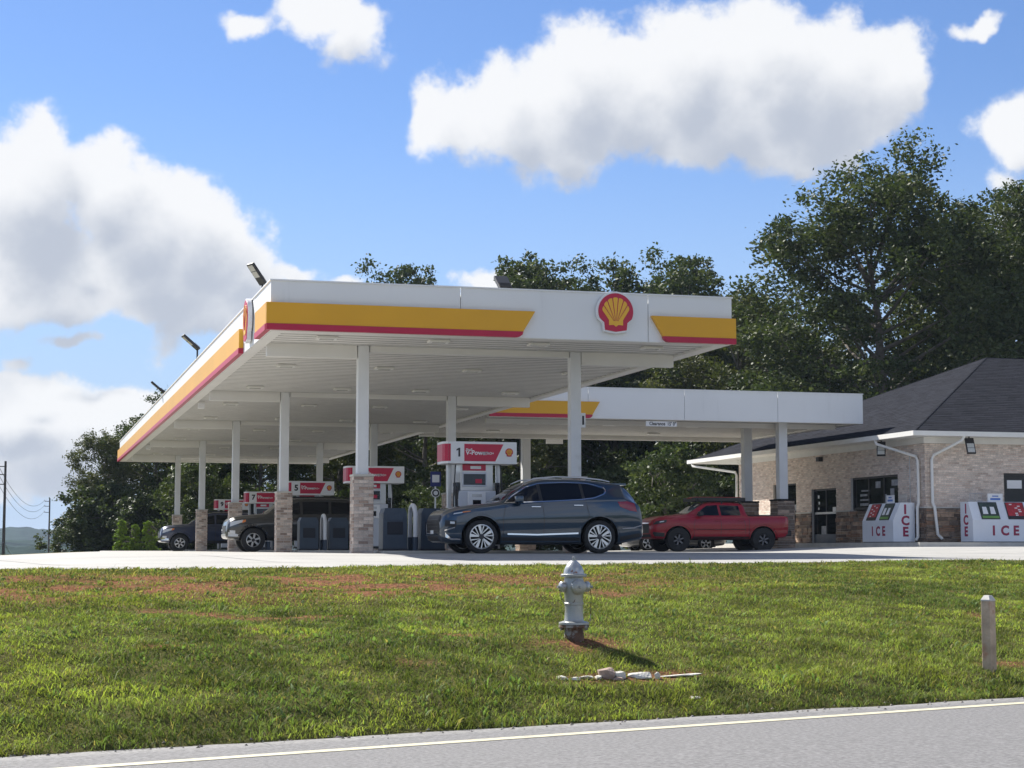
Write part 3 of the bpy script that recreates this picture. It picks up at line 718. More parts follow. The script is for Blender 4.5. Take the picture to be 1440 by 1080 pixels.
def hanging_sign(name, label, x0, x1, y, z0, z1, txt):
    t = thing(name, label, 'sign', ((x0+x1)/2, y, z1))
    w = (x1-x0)/2; h = z1-z0
    b = MB(); b.box(-w, w, -.012, .012, -h, 0); b.build('board', sign_white, t)
    b = MB()
    for x in (-w*.75, w*.75): b.tube([(x,0,0),(x,0,.10)], .008, 6)
    b.build('hanger', pump_steel, t)
    if txt:
        for wd, xx in zip(txt, (-.16, .40)): text(wd, h*.95, ink, t, 'lettering', at(FRONT, xx, -.0125, -h/2), bold=.005, ext=.001, sx=.84)
hanging_sign('clearance_sign', 'small white clearance sign hung under the side canopy front edge', 21.92, 23.12, 61.42, 4.56, 4.75, ('Clearance', "15' 0\""))
hanging_sign('blank_sign', 'small blank white board hung under the side canopy back edge', 21.5, 22.25, 72.85, 4.56, 4.75, None)
t = thing('flag_sign', 'narrow white flag sign bracketed to the front right canopy column', 'sign', (13.137, 41.55, 3.05))
MB().bbox(0, .13, -.02, .02, 0, .36, .012).build('plate', sign_white, t)
MB().bbox(.04, .09, -.024, -.0205, .07, .29, .001).build('slot_print', ink, t)

# ------------------------------------------------------------------ floodlights
def floodlight(label, loc, rz, tilt, stem=.35, s=1.0, drop=False):
    fl = Matrix.Rotation(PI if drop else 0, 4, 'X')
    t = thing('floodlight', label, 'floodlight', loc, rz, 'black panel floodlights')
    sg = -1 if drop else 1
    MB().tube([(0,0,0),(0,0,stem*sg)], .028*s, 8).build('stem', black_metal, t)
    M = Matrix.Translation((0,0,stem*sg)) @ Matrix.Rotation(tilt, 4, 'Y') @ fl
    def P(b): b.v = [tuple(M @ Vector(p)) for p in b.v]; return b
    h = P(MB().bbox(-.05*s,.62*s,-.17*s,.17*s,-.03*s,.05*s,.015*s)).build('housing', black_metal, t)
    for k in range(2): P(MB().box((.20+.20*k)*s,(.38+.20*k)*s,-.13*s,.13*s,-.036*s,-.0305*s)).build('lens', led, h)
    b = MB()
    for k in range(7): b.box((.0+.03*k)*s,(.012+.03*k)*s,-.14*s,.14*s,.051*s,.075*s)
    P(b).build('fins', black_metal, h)
floodlight('black floodlight nearest the front left corner of the pump canopy', (5.22, 40.6, ZT+.03), PI+.35, R(-52), .20, .86)
floodlight('black floodlight halfway along the left edge of the pump canopy', (5.22, 56.2, ZT+.03), PI+.1, R(-40), .38, 1.0)
floodlight('black floodlight farthest back on the left edge of the pump canopy', (5.22, 69.8, ZT+.03), PI-.1, R(-40), .15, 1.0)
floodlight('black floodlight standing above the middle of the canopy front', (10.65, 39.35, ZT+.03), PI/2, R(-35), .10, .95)

# ------------------------------------------------------------------ pumps and island furniture
def pump(num, label):
    t = thing('fuel_pump', label, 'fuel pump', (0,0,0), 0, 'fuel pumps under the canopy')
    # header sign: rounded-end lantern
    w, d, z0, z1 = .89, .46, 2.06, 2.58
    prof = [(w,-d),(w,d),(-w+.10,d),(-w+.03,d-.08),(-w,d-.2),(-w,-d+.2),(-w+.03,-d+.08),(-w+.10,-d)]
    hd = MB().prism(prof, z0, z1, Matrix()).build('header_sign', sign_white, t, 40)
    e = .003
    lo, hi = z0+.055, z1-.055
    MB().prism([(-.40,lo),(.36,lo),(.56,hi),(-.40,hi)], 0, e, at(FRONT, 0, -d-.001, 0)).build('red_panel', sign_red, hd)
    b = MB()
    pr = [(-w+.16,-d),(-w+.10,-d),(-w+.03,-d+.08),(-w,-d+.2),(-w,d-.2),(-w+.03,d-.08)]
    for i in range(len(pr)-1):
        (xa,ya),(xb,yb) = pr[i],pr[i+1]; n = Vector((ya-yb, xb-xa)).normalized()*-.003
        if n.x > 0.001 and i > 0: n = -n
        if i == 0: n = Vector((0,-.003))
        b.add([(xa+n.x,ya+n.y,lo),(xb+n.x,yb+n.y,lo),(xb+n.x,yb+n.y,hi),(xa+n.x,ya+n.y,hi)], [(0,1,2,3)])
    b.build('red_end_panel', sign_red, hd)
    if num == 1: MB().prism([(.0,-.10),(.045,-.10),(.045,.11),(.012,.11),(-.045,.075),(-.045,.038),(.0,.06)], 0, .003, at(FRONT, -.545, -d-.0005, (z0+z1)/2)).build('number', ink, hd)
    else: text(str(num), .30, ink, hd, 'number', at(FRONT, -.545, -d-.003, (z0+z1)/2), bold=.012, ext=.002)
    text('Shell', .085, print_white, hd, 'lettering', at(FRONT, -.365, -d-.006, 2.385), bold=.002, ext=.001, align='LEFT')
    text('V-Power', .15, print_white, hd, 'lettering', at(FRONT, -.365, -d-.006, 2.315), bold=.004, ext=.001, align='LEFT')
    text('NiTRO+', .085, print_white, hd, 'lettering', at(FRONT, .02, -d-.006, 2.303), bold=.002, ext=.001, align='LEFT')
    emblem(hd, at(FRONT, .70, -d, 2.33), .19, .006)
    # cabinet
    MB().bbox(-.50, .42, -.30, .30, .12, 1.42, .02).build('cabinet', pump_grey, t)
    MB().bbox(-.54, .46, -.34, .34, .05, .12, .01).build('plinth', black_metal, t)
    b = MB(); b.bbox(-.44, .36, -.24, .24, 1.42, 2.06, .01); b.build('upper_head', pump_steel, t)
    MB().bbox(-.39, .18, -.262, -.242, 1.90, 2.05, .004).build('price_topper', sign_red, t)
    MB().box(-.20, .06, -.266, -.2625, 1.94, 2.01).build('topper_print', print_white, t)
    sc = MB().bbox(-.40, .20, -.27, -.242, 1.52, 1.86, .01).build('display_bezel', pump_grey, t)
    MB().box(-.37, .17, -.274, -.2705, 1.56, 1.82).build('screen', screen_m, sc)
    MB().box(-.08, .08, -.277, -.2745, 1.60, 1.70).build('screen_print', sign_red, sc)
    kp = MB().bbox(-.28, .16, -.345, -.302, .98, 1.40, .015).build('keypad_panel', sign_white, t)
    MB().box(-.16, .04, -.350, -.3455, 1.05, 1.20).build('keypad', screen_m, kp)
    MB().box(-.18, .06, -.350, -.3455, 1.27, 1.34).build('card_reader', pump_steel, kp)
    for k, cm in enumerate((sign_red, emblem_yellow, pump_steel)):
        MB().bbox(-.46+.10*k, -.38+.10*k, -.312, -.302, .78, .88, .004).build('grade_button', cm, t)
    for x in (-.66, .54):
        MB().bbox(x-.05, x+.05, -.05, .05, .05, 2.06, .01).build('header_post', pump_steel, t)
    # nozzle and hose at each end
    for x, s in ((-.56, -1), (.44, 1)):
        MB().bbox(x, x+.10, -.22, .02, 1.05, 1.62, .01).build('nozzle_boot', screen_m, t)
        nz = MB(); nz.tube([(x+.05,-.24,1.22),(x+.05,-.27,1.40),(x+.05,-.22,1.52)], [.028,.035,.02], 8); nz.build('nozzle', black_metal, t)
        h = MB(); h.tube([(x+.05,-.24,1.20),(x+.05+.03*s,-.33,.75),(x+.05+.07*s,-.34,.42),(x+.05+.12*s,-.30,.55),(x+.05+.10*s,-.26,1.3),(x+.05+.05*s,-.24,2.04)], .016, 7); h.build('hose', black_metal, t)
    return t
PUMP_AT = ['nearest the road beside the blue crossover', 'half hidden behind the nearest brick pier', 'between the grey wagon and the second brick pier', 'seen over the grey wagon bonnet', 'farthest back over the navy wagon']
def place_pump(k, q):
    num = 2*k+1
    t = pump(num, 'red and white fuel pump numbered %d, %s' % (num, PUMP_AT[k])); t.location = (10.52, q, lot0(q)); return t
def lot0(q): return 0.06
for k, q in enumerate(COLQ): place_pump(k, q)
isl = []
ORD = ['nearest', 'second', 'third', 'fourth', 'farthest']
for k, q in enumerate(COLQ):
    o = MB().bbox(8.15, 12.6, q-.55, q+.55, -.05, .06, .03).build('pump_island', kerb_m); tag(o, kind='structure')

def trash_bin(label, loc, group='dark blue forecourt bins'):
    t = thing('waste_bin', label, 'bin', loc, 0, group)
    b = MB(); w = .29
    b.prism([(-w,0),(w,0),(w*.98,.88),(w*.80,1.0),(-w*.80,1.0),(-w*.98,.88)], -.26, .26, FRONT); b.build('body', bin_blue, t)
    MB().bbox(-.19, .19, -.275, -.262, .38, .68, .008).build('opening', bin_dark, t)
    MB().bbox(-.21, .21, -.268, -.261, .72, .86, .004).build('upper_panel', bin_blue, t)
    MB().bbox(-.30, .30, -.28, .28, .0, .05, .01).build('base_rim', bin_dark, t)
    return t
def guard(label, loc):
    t = thing('hoop_guard', label, 'bollard', loc, 0, 'white hoop guards at the pump islands')
    n = 12; hw = .30; path = [(0,-hw,.30)]+[(0,-hw,.8)]
    for i in range(n+1):
        a = PI-PI*i/n; path.append((0, math.cos(a)*hw, .80+math.sin(a)*.27))
    path += [(0,hw,.30)]
    MB().tube(path, .055, 12).build('hoop', column_white, t, 40)
    for s in (-1, 1): MB().tube([(0,s*hw,-.03),(0,s*hw,.32)], .068, 12).build('sleeve', bin_blue, t, 40)
for k, q in enumerate(COLQ[:3]):
    z = .06
    where = ('nearest pump island', 'second pump island from the road', 'third pump island from the road')[k]
    trash_bin('dark blue waste bin beside the brick pier on the %s' % where, (8.52, q+.10, z))
    guard('white hoop guard with dark sleeves on the %s' % where, (9.00, q+.10, z))
    trash_bin('dark blue waste bin behind the white hoop on the %s' % where, (9.46, q+.20, z))
t = thing('notice_sign', 'small blue notice with round disc beside pump number one', 'sign', (9.76, 42.62, .06))
MB().tube([(0,0,0),(0,0,1.9)], .02, 8).build('post', pump_steel, t)
MB().bbox(-.13, .13, -.035, -.021, 1.56, 1.92, .006).build('blue_plate', mat('notice_blue', (0.02,0.03,0.16), .4), t)
MB().box(-.09, .09, -.040, -.0355, 1.66, 1.84).build('white_print', print_white, t)
d = MB().lathe([(.11,0),(.11,.012)], 20, at(FRONT, 0, -.022, 1.40)).build('disc', sign_white, t)
MB().lathe([(.09,0),(.09,.004)], 20, at(FRONT, 0, -.0345, 1.40)).build('disc_print', ink, d)
MB().lathe([(.055,0),(.055,.003)], 20, at(FRONT, 0, -.0390, 1.40)).build('disc_centre', sign_white, d)

# ------------------------------------------------------------------ the brick shop
def shop():
    t = thing('brick_shop', 'tan brick shop with stone base and dark hipped shingle roof', 'building', (0,0,0))
    X, Y, Z0 = 31.2, 57.8, .33; YE = 75.0; XE = 60.0; ZW = 3.95
    # openings on the left (-X) wall: (y0, y1, z0, z1) ; on the front wall: (x0, x1, z0, z1)
    OL = [(59.85, 63.75, 1.55, 2.85, 'window'), (65.05, 67.35, Z0, 2.52, 'door'), (68.85, 71.2, 1.2, 2.84, 'window')]
    OF = [(34.35, 37.8, 1.25, 2.84, 'window'), (41, 44, 1.25, 2.84, 'window')]
    core = MB()
    def wall_strip(org, ud, length, ops, nd):
        """wall split around its openings: plain mortar sheet with bricks above the stone base"""
        org = Vector(org); ud = Vector(ud); nd = Vector(nd)
        cuts = sorted(set([0, length]+[o[0] for o in ops]+[o[1] for o in ops]))
        bb = MB(); st = MB()
        for a, c in zip(cuts[:-1], cuts[1:]):
            if c-a < .01: continue
            op = [o for o in ops if o[0] <= a+.001 and o[1] >= c-.001]
            spans = [(Z0-.3, ZW)] if not op else [(Z0-.3, op[0][2]), (op[0][3], ZW)]
            for z0, z1 in spans:
                if z1-z0 < .02: continue
                p = [org+ud*a+Vector((0,0,z0)), org+ud*c+Vector((0,0,z0)), org+ud*c+Vector((0,0,z1)), org+ud*a+Vector((0,0,z1))]
                q = [v-nd*.22 for v in p]
                core.add(p+q, [(0,1,2,3),(7,6,5,4),(0,4,5,1),(3,2,6,7),(1,5,6,2),(0,3,7,4)])
                zs = max(z0, 1.55)
                if z1 > zs: brick_face(bb, org+ud*a+Vector((0,0,zs+.06)) if zs == 1.55 else org+ud*a+Vector((0,0,zs)), ud, c-a, z1-zs-(.06 if zs == 1.55 else 0), nd, l=.2, h=.062, pal=WALL_PAL, dep=.010)
                if z0 < 1.55:
                    brick_face(st, org+ud*a+Vector((0,0,z0)), ud, c-a, min(1.55, z1)-z0, nd, dep=.045, pal=[(1,1,1),(1.35,1.25,1.15),(.7,.66,.62),(1.6,1.45,1.3),(1.1,.85,.7),(.55,.5,.48)], stone=True)
        tag(bb.build('wall_bricks', brick_mat, t), kind='stuff'); tag(st.build('base_stones', stone_mat, t), kind='stuff')
        # ledge course
        lb = MB()
        for a, c in zip(cuts[:-1], cuts[1:]):
            op = [o for o in ops if o[0] <= a+.001 and o[1] >= c-.001]
            if op and op[0][2] < 1.56 and op[0][3] > 1.6: continue
            m = org+ud*a; n = org+ud*c
            p = [m+nd*.06, n+nd*.06, n-nd*.0, m-nd*.0]
            lb.add([v+Vector((0,0,1.555)) for v in p]+[v+Vector((0,0,1.605)) for v in p], [(0,3,2,1),(4,5,6,7),(0,1,5,4),(1,2,6,5),(2,3,7,6),(3,0,4,7)])
        lb.build('stone_ledge', kerb_m, t)
    wall_strip((X, YE, 0), (0,-1,0), YE-Y, [(YE-b, YE-a, z0, z1) for a, b, z0, z1, k in OL], (-1,0,0))
    wall_strip((X, Y, 0), (1,0,0), XE-X, [(a-X, b-X, z0, z1) for a, b, z0, z1, k in OF], (0,-1,0))
    core.box(X+.23, XE, YE-.25, YE, 0, ZW); core.box(XE-.25, XE, Y+.23, YE-.26, 0, ZW)
    core.build('wall', mortar, t)
    MB().box(X+.3, XE-.3, Y+.3, YE-.3, Z0-.02, Z0).build('floor', kerb_m, t)
    MB().box(X+2.6, X+2.7, Y+2.6, YE-.5, Z0, ZW).build('inner_wall', mat('interior_wall', (.10,.09,.08), .8), t)
    MB().box(X+2.72, XE-.4, Y+2.5, Y+2.6, Z0, ZW).build('inner_wall', MATS['interior_wall'], t)
    # windows and door (left wall looks along -X)
    def win_left(a, c, z0, z1, n, nm):
        f = MB(); dx = .09
        fw = .07
        f.box(X+dx, X+dx+.08, a, a+fw, z0, z1); f.box(X+dx, X+dx+.08, c-fw, c, z0, z1); f.box(X+dx, X+dx+.08, a+fw, c-fw, z0, z0+fw); f.box(X+dx, X+dx+.08, a+fw, c-fw, z1-fw, z1)
        o = f.build(nm, frame_dark, t); w = (c-a-2*fw)/n
        for k in range(n):
            if k: MB().box(X+dx+.002, X+dx+.078, a+fw+w*k-.025, a+fw+w*k+.025, z0+fw, z1-fw).build('mullion', frame_dark, o)
            MB().box(X+dx+.035, X+dx+.05, a+fw+w*k+.03, a+fw+w*(k+1)-.03, z0+fw+.003, z1-fw-.003).build('pane', glass_dark, o)
        return o
    w1 = win_left(59.85, 63.75, 1.62, 2.85, 3, 'window')
    st = MB()
    for y, z, a, c in ((60.1,2.45,.5,.22),(61.5,2.4,.4,.25),(62.5,1.75,.7,.10),(62.4,1.95,.8,.06),(62.6,2.12,.6,.08),(62.4,2.3,.7,.05),(61.0,1.8,.25,.35),(60.4,2.0,.3,.35)):
        st.box(X+.118, X+.123, y, y+a, z, z+c)
    st.build('window_poster', mat('faded_poster', (.30,.31,.33), .6, var=.3, scale=6), w1)
    w2 = win_left(68.85, 71.2, 1.62, 2.84, 2, 'window')
    MB().box(X+.118, X+.123, 69.0, 69.5, 1.7, 1.95).build('window_poster', MATS['faded_poster'], w2)
    d = win_left(65.05, 67.35, Z0+.02, 2.52, 2, 'door')
    MB().box(X+.085, X+.175, 65.12, 67.28, Z0+.02, Z0+.36).build('kick_plate', bin_blue, d)
    MB().box(X+.082, X+.088, 65.15, 67.25, 1.50, 1.58).build('push_bar', pump_steel, d)
    for y, z, s in ((66.95,2.2,.14),(66.9,1.95,.12),(66.95,1.72,.1),(66.5,.8,.45),(65.3,2.2,.1),(65.5,1.62,.3)):
        MB().box(X+.119, X+.124, y-s/2, y+s/2, z-s*.4, z+s*.5).build('door_sticker', print_white if s < .4 else MATS['faded_poster'], d)
    for a, c, z0, z1, k in OF:
        f = MB(); z0 = max(z0, 1.25); fw = .07
        f.box(a, a+fw, Y+.09, Y+.17, z0, z1); f.box(c-fw, c, Y+.09, Y+.17, z0, z1); f.box(a+fw, c-fw, Y+.09, Y+.17, z0, z0+fw); f.box(a+fw, c-fw, Y+.09, Y+.17, z1-fw, z1)
        o = f.build('window', frame_dark, t)
        for k2 in range(2):
            ww = (c-a-2*fw)/2; MB().box(a+fw+ww*k2+.02, a+fw+ww*(k2+1)-.02, Y+.12, Y+.135, z0+fw, z1-fw).build('pane', glass_dark, o)
        MB().box(a+.2, a+.8, Y+.112, Y+.117, z1-.55, z1-.25).build('window_poster', print_white, o)
    # roof: eave rectangle, ridge along X
    ov = .82; ex0, ey0, ex1, ey1 = X-ov, Y-ov, XE+ov, 79.0; ze = 4.24; rx0, rx1, ry, rz_ = 39.5, 58.0, 67.6, 8.2
    A = Vector((ex0,ey0,ze)); B = Vector((ex1,ey0,ze)); C = Vector((ex1,ey1,ze)); D = Vector((ex0,ey1,ze)); P = Vector((rx0,ry,rz_)); Q = Vector((rx1,ry,rz_))
    r = MB(); r.add([A,B,C,D,P,Q], [(0,1,5,4),(1,2,5),(2,3,4,5),(3,0,4)]); rf = r.build('roof', shingle, t)
    def courses(e0, e1, r0, r1, name):
        b = MB(); n = 46
        nd = (e1-e0).cross(r0-e0).normalized()
        if nd.z < 0: nd = -nd
        for k in range(n):
            f0, f1 = k/n, (k+1.0)/n
            a0, c0 = e0.lerp(r0, f0), e1.lerp(r1, f0); a1, c1 = e0.lerp(r0, f1), e1.lerp(r1, f1)
            L_ = (c0-a0).length; m = max(1, int(L_/.42)); s = rnd.random()/max(m,1)
            xs = [0]+[min(1, (i+rnd.uniform(-.25,.25))/m) for i in range(1, m)]+[1]
            for i in range(len(xs)-1):
                g = rnd.uniform(.80, 1.2); b.tint = (g*1.0, g*.985, g*.99); h = .010*rnd.uniform(.7, 1.3)
                p = [a0.lerp(c0, xs[i])+nd*h, a0.lerp(c0, xs[i+1])+nd*h, a1.lerp(c1, xs[i+1])+nd*.004, a1.lerp(c1, xs[i])+nd*.004]
                q = [a0.lerp(c0, xs[i]), a0.lerp(c0, xs[i+1])]
                b.add(p+q, [(0,1,2,3),(4,5,1,0)])
        tag(b.build(name, shingle, rf), kind='stuff')
    courses(A, B, P, Q, 'shingle_courses'); courses(D, A, P, P, 'shingle_courses')
    hp = MB()
    for s_, e_ in ((A, P), (D, P), (P, Q)):
        d_ = (e_-s_); n = int(d_.length/.30)
        for i in range(n):
            f = s_+d_*(i/n); g = s_+d_*((i+1.06)/n); k = rnd.uniform(.7, 1.2); hp.tint = (k,k,k)
            hp.tube([f+Vector((0,0,-.03)), g+Vector((0,0,-.035))], [.060, .054], 6)
    tag(hp.build('ridge_caps', shingle, rf), kind='stuff')
    # gutter, fascia board, soffit
    g = MB()
    g.box(ex0-.11, ex0, ey0-.11, ey1, ze-.15, ze+.02); g.box(ex0, ex1, ey0-.11, ey0, ze-.15, ze+.02); g.box(ex0-.11, ex1, ey1, ey1+.11, ze-.15, ze+.02)
    g.build('gutter', trim_white, rf)
    s = MB(); s.box(ex0+.002, X+.05, ey0+.002, ey1-.002, ze-.14, ze-.10); s.box(X+.052, XE, ey0+.002, Y+.05, ze-.14, ze-.10); s.box(X+.052, XE, YE-.05, ey1-.002, ze-.14, ze-.10)
    s.build('soffit', trim_white, rf)
    fr = MB(); fr.box(X-.06, X-.013, Y-.06, YE, ze-.36, ze-.141); fr.box(X-.012, XE, Y-.06, Y-.013, ze-.36, ze-.141); fr.build('frieze_board', trim_white, t)
    # downspouts
    for path in ([(ex0-.05,59.9,ze-.15),(ex0-.05,59.8,ze-.30),(X-.10,58.25,3.42),(X-.10,58.12,3.25),(X-.10,58.12,1.75),(X-.16,58.12,1.60),(X-.16,58.12,.52),(X-.26,58.1,.42)],
                 [(32.3,ey0-.05,ze-.15),(32.2,ey0-.05,ze-.30),(31.50,Y-.10,3.45),(31.42,Y-.10,3.28),(31.42,Y-.10,1.75),(31.46,Y-.17,1.60),(31.56,Y-.17,.62),(31.72,Y-.20,.46)],
                 [(ex0-.05,78.6,ze-.15),(ex0-.05,78.5,ze-.28),(X-.10,75.2,3.55),(X-.10,75.05,3.4),(X-.10,75.05,.4)]):
        MB().tube(path, .055, 8).build('downspout', trim_white, t, 50)
    MB().tube([(X-.02,58.9,3.6),(X-.02,58.9,1.7)], .014, 6).build('conduit', pump_steel, t)
    b = MB(); b.bbox(X-.20, X-.012, 66.2, 66.5, 3.62, 3.80, .02); b.build('wall_camera', black_metal, t)
    # quoin joint strip at the corner
    return t
shop()
side = MB(); 
side.box(29.75, 31.15, 57.0, 74.9, -.1, .33); side.box(29.75, 60, 55.6, 56.99, -.1, .33); side.box(31.25, 60, 56.991, 57.7, -.1, .329)
o = side.build('sidewalk', kerb_m); tag(o, kind='structure')
floodlight('black floodlight hung from the shop eave left of the corner', (30.62, 60.0, 4.10), -PI/2-.5, R(55), .10, .95, True)
floodlight('black floodlight hung from the shop eave right of the corner', (32.62, 57.15, 4.10), PI+1.35, R(62), .10, .95, True)

# ice chests
ice_white = mat('ice_chest_white', (0.74,0.77,0.82), .35, var=.03)
ice_blue = mat('ice_red_letter', (0.30,0.01,0.06), .4); poster_red = mat('poster_red', (0.42,0.02,0.03), .5, var=.3, scale=9)
poster_green = mat('poster_green', (0.03,0.05,0.04), .5, var=.4, scale=8); lime = mat('poster_lime', (0.14,0.30,0.06), .5)
def ice_chest(label, loc, rz, near):
    """front faces local -Y; near: which end (-1 left, +1 right) carries the upright letters"""
    t = thing('ice_chest', label, 'ice chest', loc, rz, 'white ice chests against the shop')
    w, d, h = 1.22, .86, 1.40
    prof = [(0,0),(d,0),(d,h),(d*.36,h),(.0,h*.54)]          # (depth from the front, height)
    M = Matrix(((0,0,1,0),(1,0,0,0),(0,1,0,0),(0,0,0,1)))
    MB().prism(prof, -w, w, M).build('cabinet', ice_white, t)
    slope = math.atan2(h*.46, d*.36); L_ = math.hypot(h*.46, d*.36)
    on = lambda x: Matrix.Translation((x, d*.18, h*.77)) @ Matrix.Rotation(slope, 4, 'X')
    for i, (cx, m1) in enumerate(((.50*near, poster_green), (-.55*near, poster_red))):
        door = MB().prism([(-.36,-L_*.46),(.36,-L_*.46),(.36,L_*.46),(-.36,L_*.46)], .0, .03, on(cx)).build('lid', black_metal, t)
        MB().prism([(-.33,-L_*.43),(.33,-L_*.43),(.33,L_*.43),(-.33,L_*.43)], .031, .035, on(cx)).build('poster', m1, door)
        MB().prism([(-.33,-L_*.43),(.33,-L_*.43),(.33,-L_*.30),(-.33,-L_*.30)], .036, .039, on(cx)).build('poster_strip', lime if i == 0 else ink, door)
        b = MB()
        if i == 0:
            for xx in (-.17, .13): b.prism([(xx-.10,-.14),(xx+.10,-.14),(xx+.08,.14),(xx-.08,.14)], .036, .040, on(cx))
        else:
            for k in range(7): xx = rnd.uniform(-.18,.18); yy = .24-.07*k; b.prism([(xx-.05,yy-.02),(xx+.05,yy-.02),(xx+.06,yy+.02),(xx-.05,yy+.02)], .036, .040, on(cx))
        tag(b.build('poster_print', print_white, door), kind='stuff')
    E = Matrix.Rotation(PI/2*near, 4, 'Z') @ FRONT
    for k, ch in enumerate('ICE'):
        text(ch, .46, ice_blue, t, 'letter', at(FRONT, -.46+.44*k+.05, -.003, .37), bold=.018, ext=.003)
        text(ch, .46, ice_blue, t, 'letter', at(E, near*(w+.003), d*.56, 1.14-.40*k), bold=.018, ext=.003)
    b = MB(); x0, x1 = sorted((.95*near, .40*near)); z0, z1, yy = h+.02, h+.30, d*.8
    for k in range(9): b.tube([(x0+(x1-x0)*k/8,yy,z0-.02),(x0+(x1-x0)*k/8,yy,z1)], .008, 5)
    for z in (z0+.02, z1): b.tube([(x0,yy,z),(x1,yy,z)], .010, 5)
    tag(b.build('wire_rack', pump_steel, t), kind='stuff')
    sx = .02*near; sb = MB().bbox(sx-.30, sx+.30, d*.6, d*.6+.03, h+.0, h+.30, .006).build('top_sign', sign_white, t)
    MB().box(sx-.20, sx+.20, d*.6-.004, d*.6-.001, h+.07, h+.14).build('sign_print', mat('sign_blue', (.05,.16,.5), .4), sb)
    MB().box(sx-.12, sx+.12, d*.6-.004, d*.6-.001, h+.19, h+.23).build('sign_print', MATS['sign_blue'], sb)
    MB().box(-w+.02, w-.02, .05, d-.02, -.03, 0).build('base_frame', black_metal, t)
    return t
ice_chest('white slant-front ice chest to the right of the corner downspouts', (33.42, 56.28, .36), 0, -1)
ice_chest('white slant-front ice chest to the left of the corner downspouts', (30.18, 59.55, .36), -PI/2, 1)

# ------------------------------------------------------------------ hydrant, post, rubble
def gz(x, y): return float(ground_z(np.array([x]), np.array([y]))[0])
def hydrant():
    x, y = 5.66, 18.15; z = gz(x, y)
    t = thing('fire_hydrant', 'weathered silver fire hydrant on the grass bank', 'hydrant', (x, y, z-.02), R(-15.35)); t.scale = (.94,.94,.94)
    paint = mat('hydrant_paint', (0.37,0.375,0.355), .36, metal=.55, var=.10, scale=7, bump=.25, bscale=60, col2=(0.20,0.12,0.075), thr=(0.66,0.74))
    rust = mat('hydrant_rust', (0.13,0.075,0.05), .8, var=.4, scale=14, col2=(0.30,0.30,0.29), thr=(.5,.6), bump=.4)
    cap_m = mat('hydrant_bonnet', (0.46,0.47,0.47), .30, metal=.5, var=.08, scale=9, col2=(0.22,0.10,0.06), thr=(0.56,0.62))
    MB().lathe([(.118,-.1),(.112,.05),(.105,.11),(.112,.15)], 24).build('standpipe', rust, t, 40)
    fl = MB().lathe([(.165,.15),(.170,.155),(.170,.175),(.164,.180)], 28).build('lower_flange', rust, t, 40)
    MB().lathe([(.168,.182),(.172,.187),(.170,.208),(.125,.222)], 28).build('ground_flange', paint, t, 40)
    bl = MB()
    for k in range(8):
        a = 2*PI*k/8+.2; bl.lathe([(.014,.12),(.014,.150)], 6, Matrix.Translation((math.cos(a)*.148, math.sin(a)*.148, 0)))
    bl.build('flange_bolts', rust, fl)
    MB().lathe([(.122,.205),(.108,.24),(.102,.33),(.102,.40),(.110,.405),(.110,.425),(.104,.43),(.106,.52),(.118,.57),(.118,.64),(.108,.68),(.104,.72)], 28).build('barrel', paint, t, 40)
    MB().lathe([(.140,.715),(.148,.722),(.148,.742),(.135,.750)], 28).build('bonnet_flange', paint, t, 40)
    MB().lathe([(.116,.748),(.112,.785),(.096,.825),(.070,.862),(.040,.890),(.028,.898)], 24, close=True).build('bonnet', cap_m, t, 40)
    MB().lathe([(.024,.895),(.022,.935),(.012,.945)], 5).build('operating_nut', paint, t)
    def nozzle(ang, r, ln, name):
        M = Matrix.Translation((0,0,.605)) @ Matrix.Rotation(ang, 4, 'Z') @ Matrix.Rotation(PI/2, 4, 'Y')
        n = MB().lathe([(r*.95,.06),(r*.95,ln*.62),(r*1.12,ln*.63),(r*1.12,ln*.70)], 22, M).build(name, paint, t, 40)
        c = MB().lathe([(r*1.18,ln*.71),(r*1.18,ln*.92),(r*.92,ln*1.0),(r*.40,ln*1.04)], 22, M).build('cap', cap_m if r < .06 else paint, n, 40)
        MB().lathe([(.017,ln*1.03),(.015,ln*1.18)], 5, M).build('cap_nut', paint, c)
    nozzle(R(200), .050, .17, 'side_nozzle'); nozzle(R(-5), .050, .18, 'side_nozzle'); nozzle(R(-72), .073, .19, 'pumper_nozzle')
    ch = [(.13+.05*math.sin(f*PI)*.2+.04*f, -.05, .56-.34*f) for f in np.linspace(0, 1, 8)]
    MB().tube([(.185,-.02,.575),(.192,-.03,.50),(.190,-.03,.40),(.186,-.03,.29),(.178,-.03,.22)], .0045, 5).build('chain', rust, t)
    MB().tube([(-.165,-.06,.57),(-.15,-.09,.50),(-.112,-.06,.42),(-.05,-.10,.41),(.0,-.104,.44),(.03,-.09,.53)], .005, 5).build('chain', rust, t)
hydrant()
def post():
    x, y = 10.23, 17.60; z = gz(x, y)
    t = thing('marker_post', 'short square wooden marker post with domed white top', 'post', (x, y, z-.05), R(-15.35+42))
    b = MB(); w = .056; b.bbox(-w, w, -w, w, 0, .80, .006); b.build('shaft', mat('weathered_post', (0.48,0.37,0.27), .85, var=.3, scale=5, bump=.5, bscale=30, col2=(0.40,0.21,0.13), thr=(.55,.7)), t)
    b = MB(); b.prism([(-w,-w),(w,-w),(w,w),(-w,w)], .801, .815, Matrix())
    n = len(b.v); k = .55
    b.add([(-w,-w,.815),(w,-w,.815),(w,w,.815),(-w,w,.815),(-w*k,-w*k,.862),(w*k,-w*k,.862),(w*k,w*k,.862),(-w*k,w*k,.862)], [(0,1,5,4),(1,2,6,5),(2,3,7,6),(3,0,4,7),(4,5,6,7)])
    b.build('top_cap', mat('post_cap', (.58,.56,.52), .8, var=.15, scale=20), t)
post()
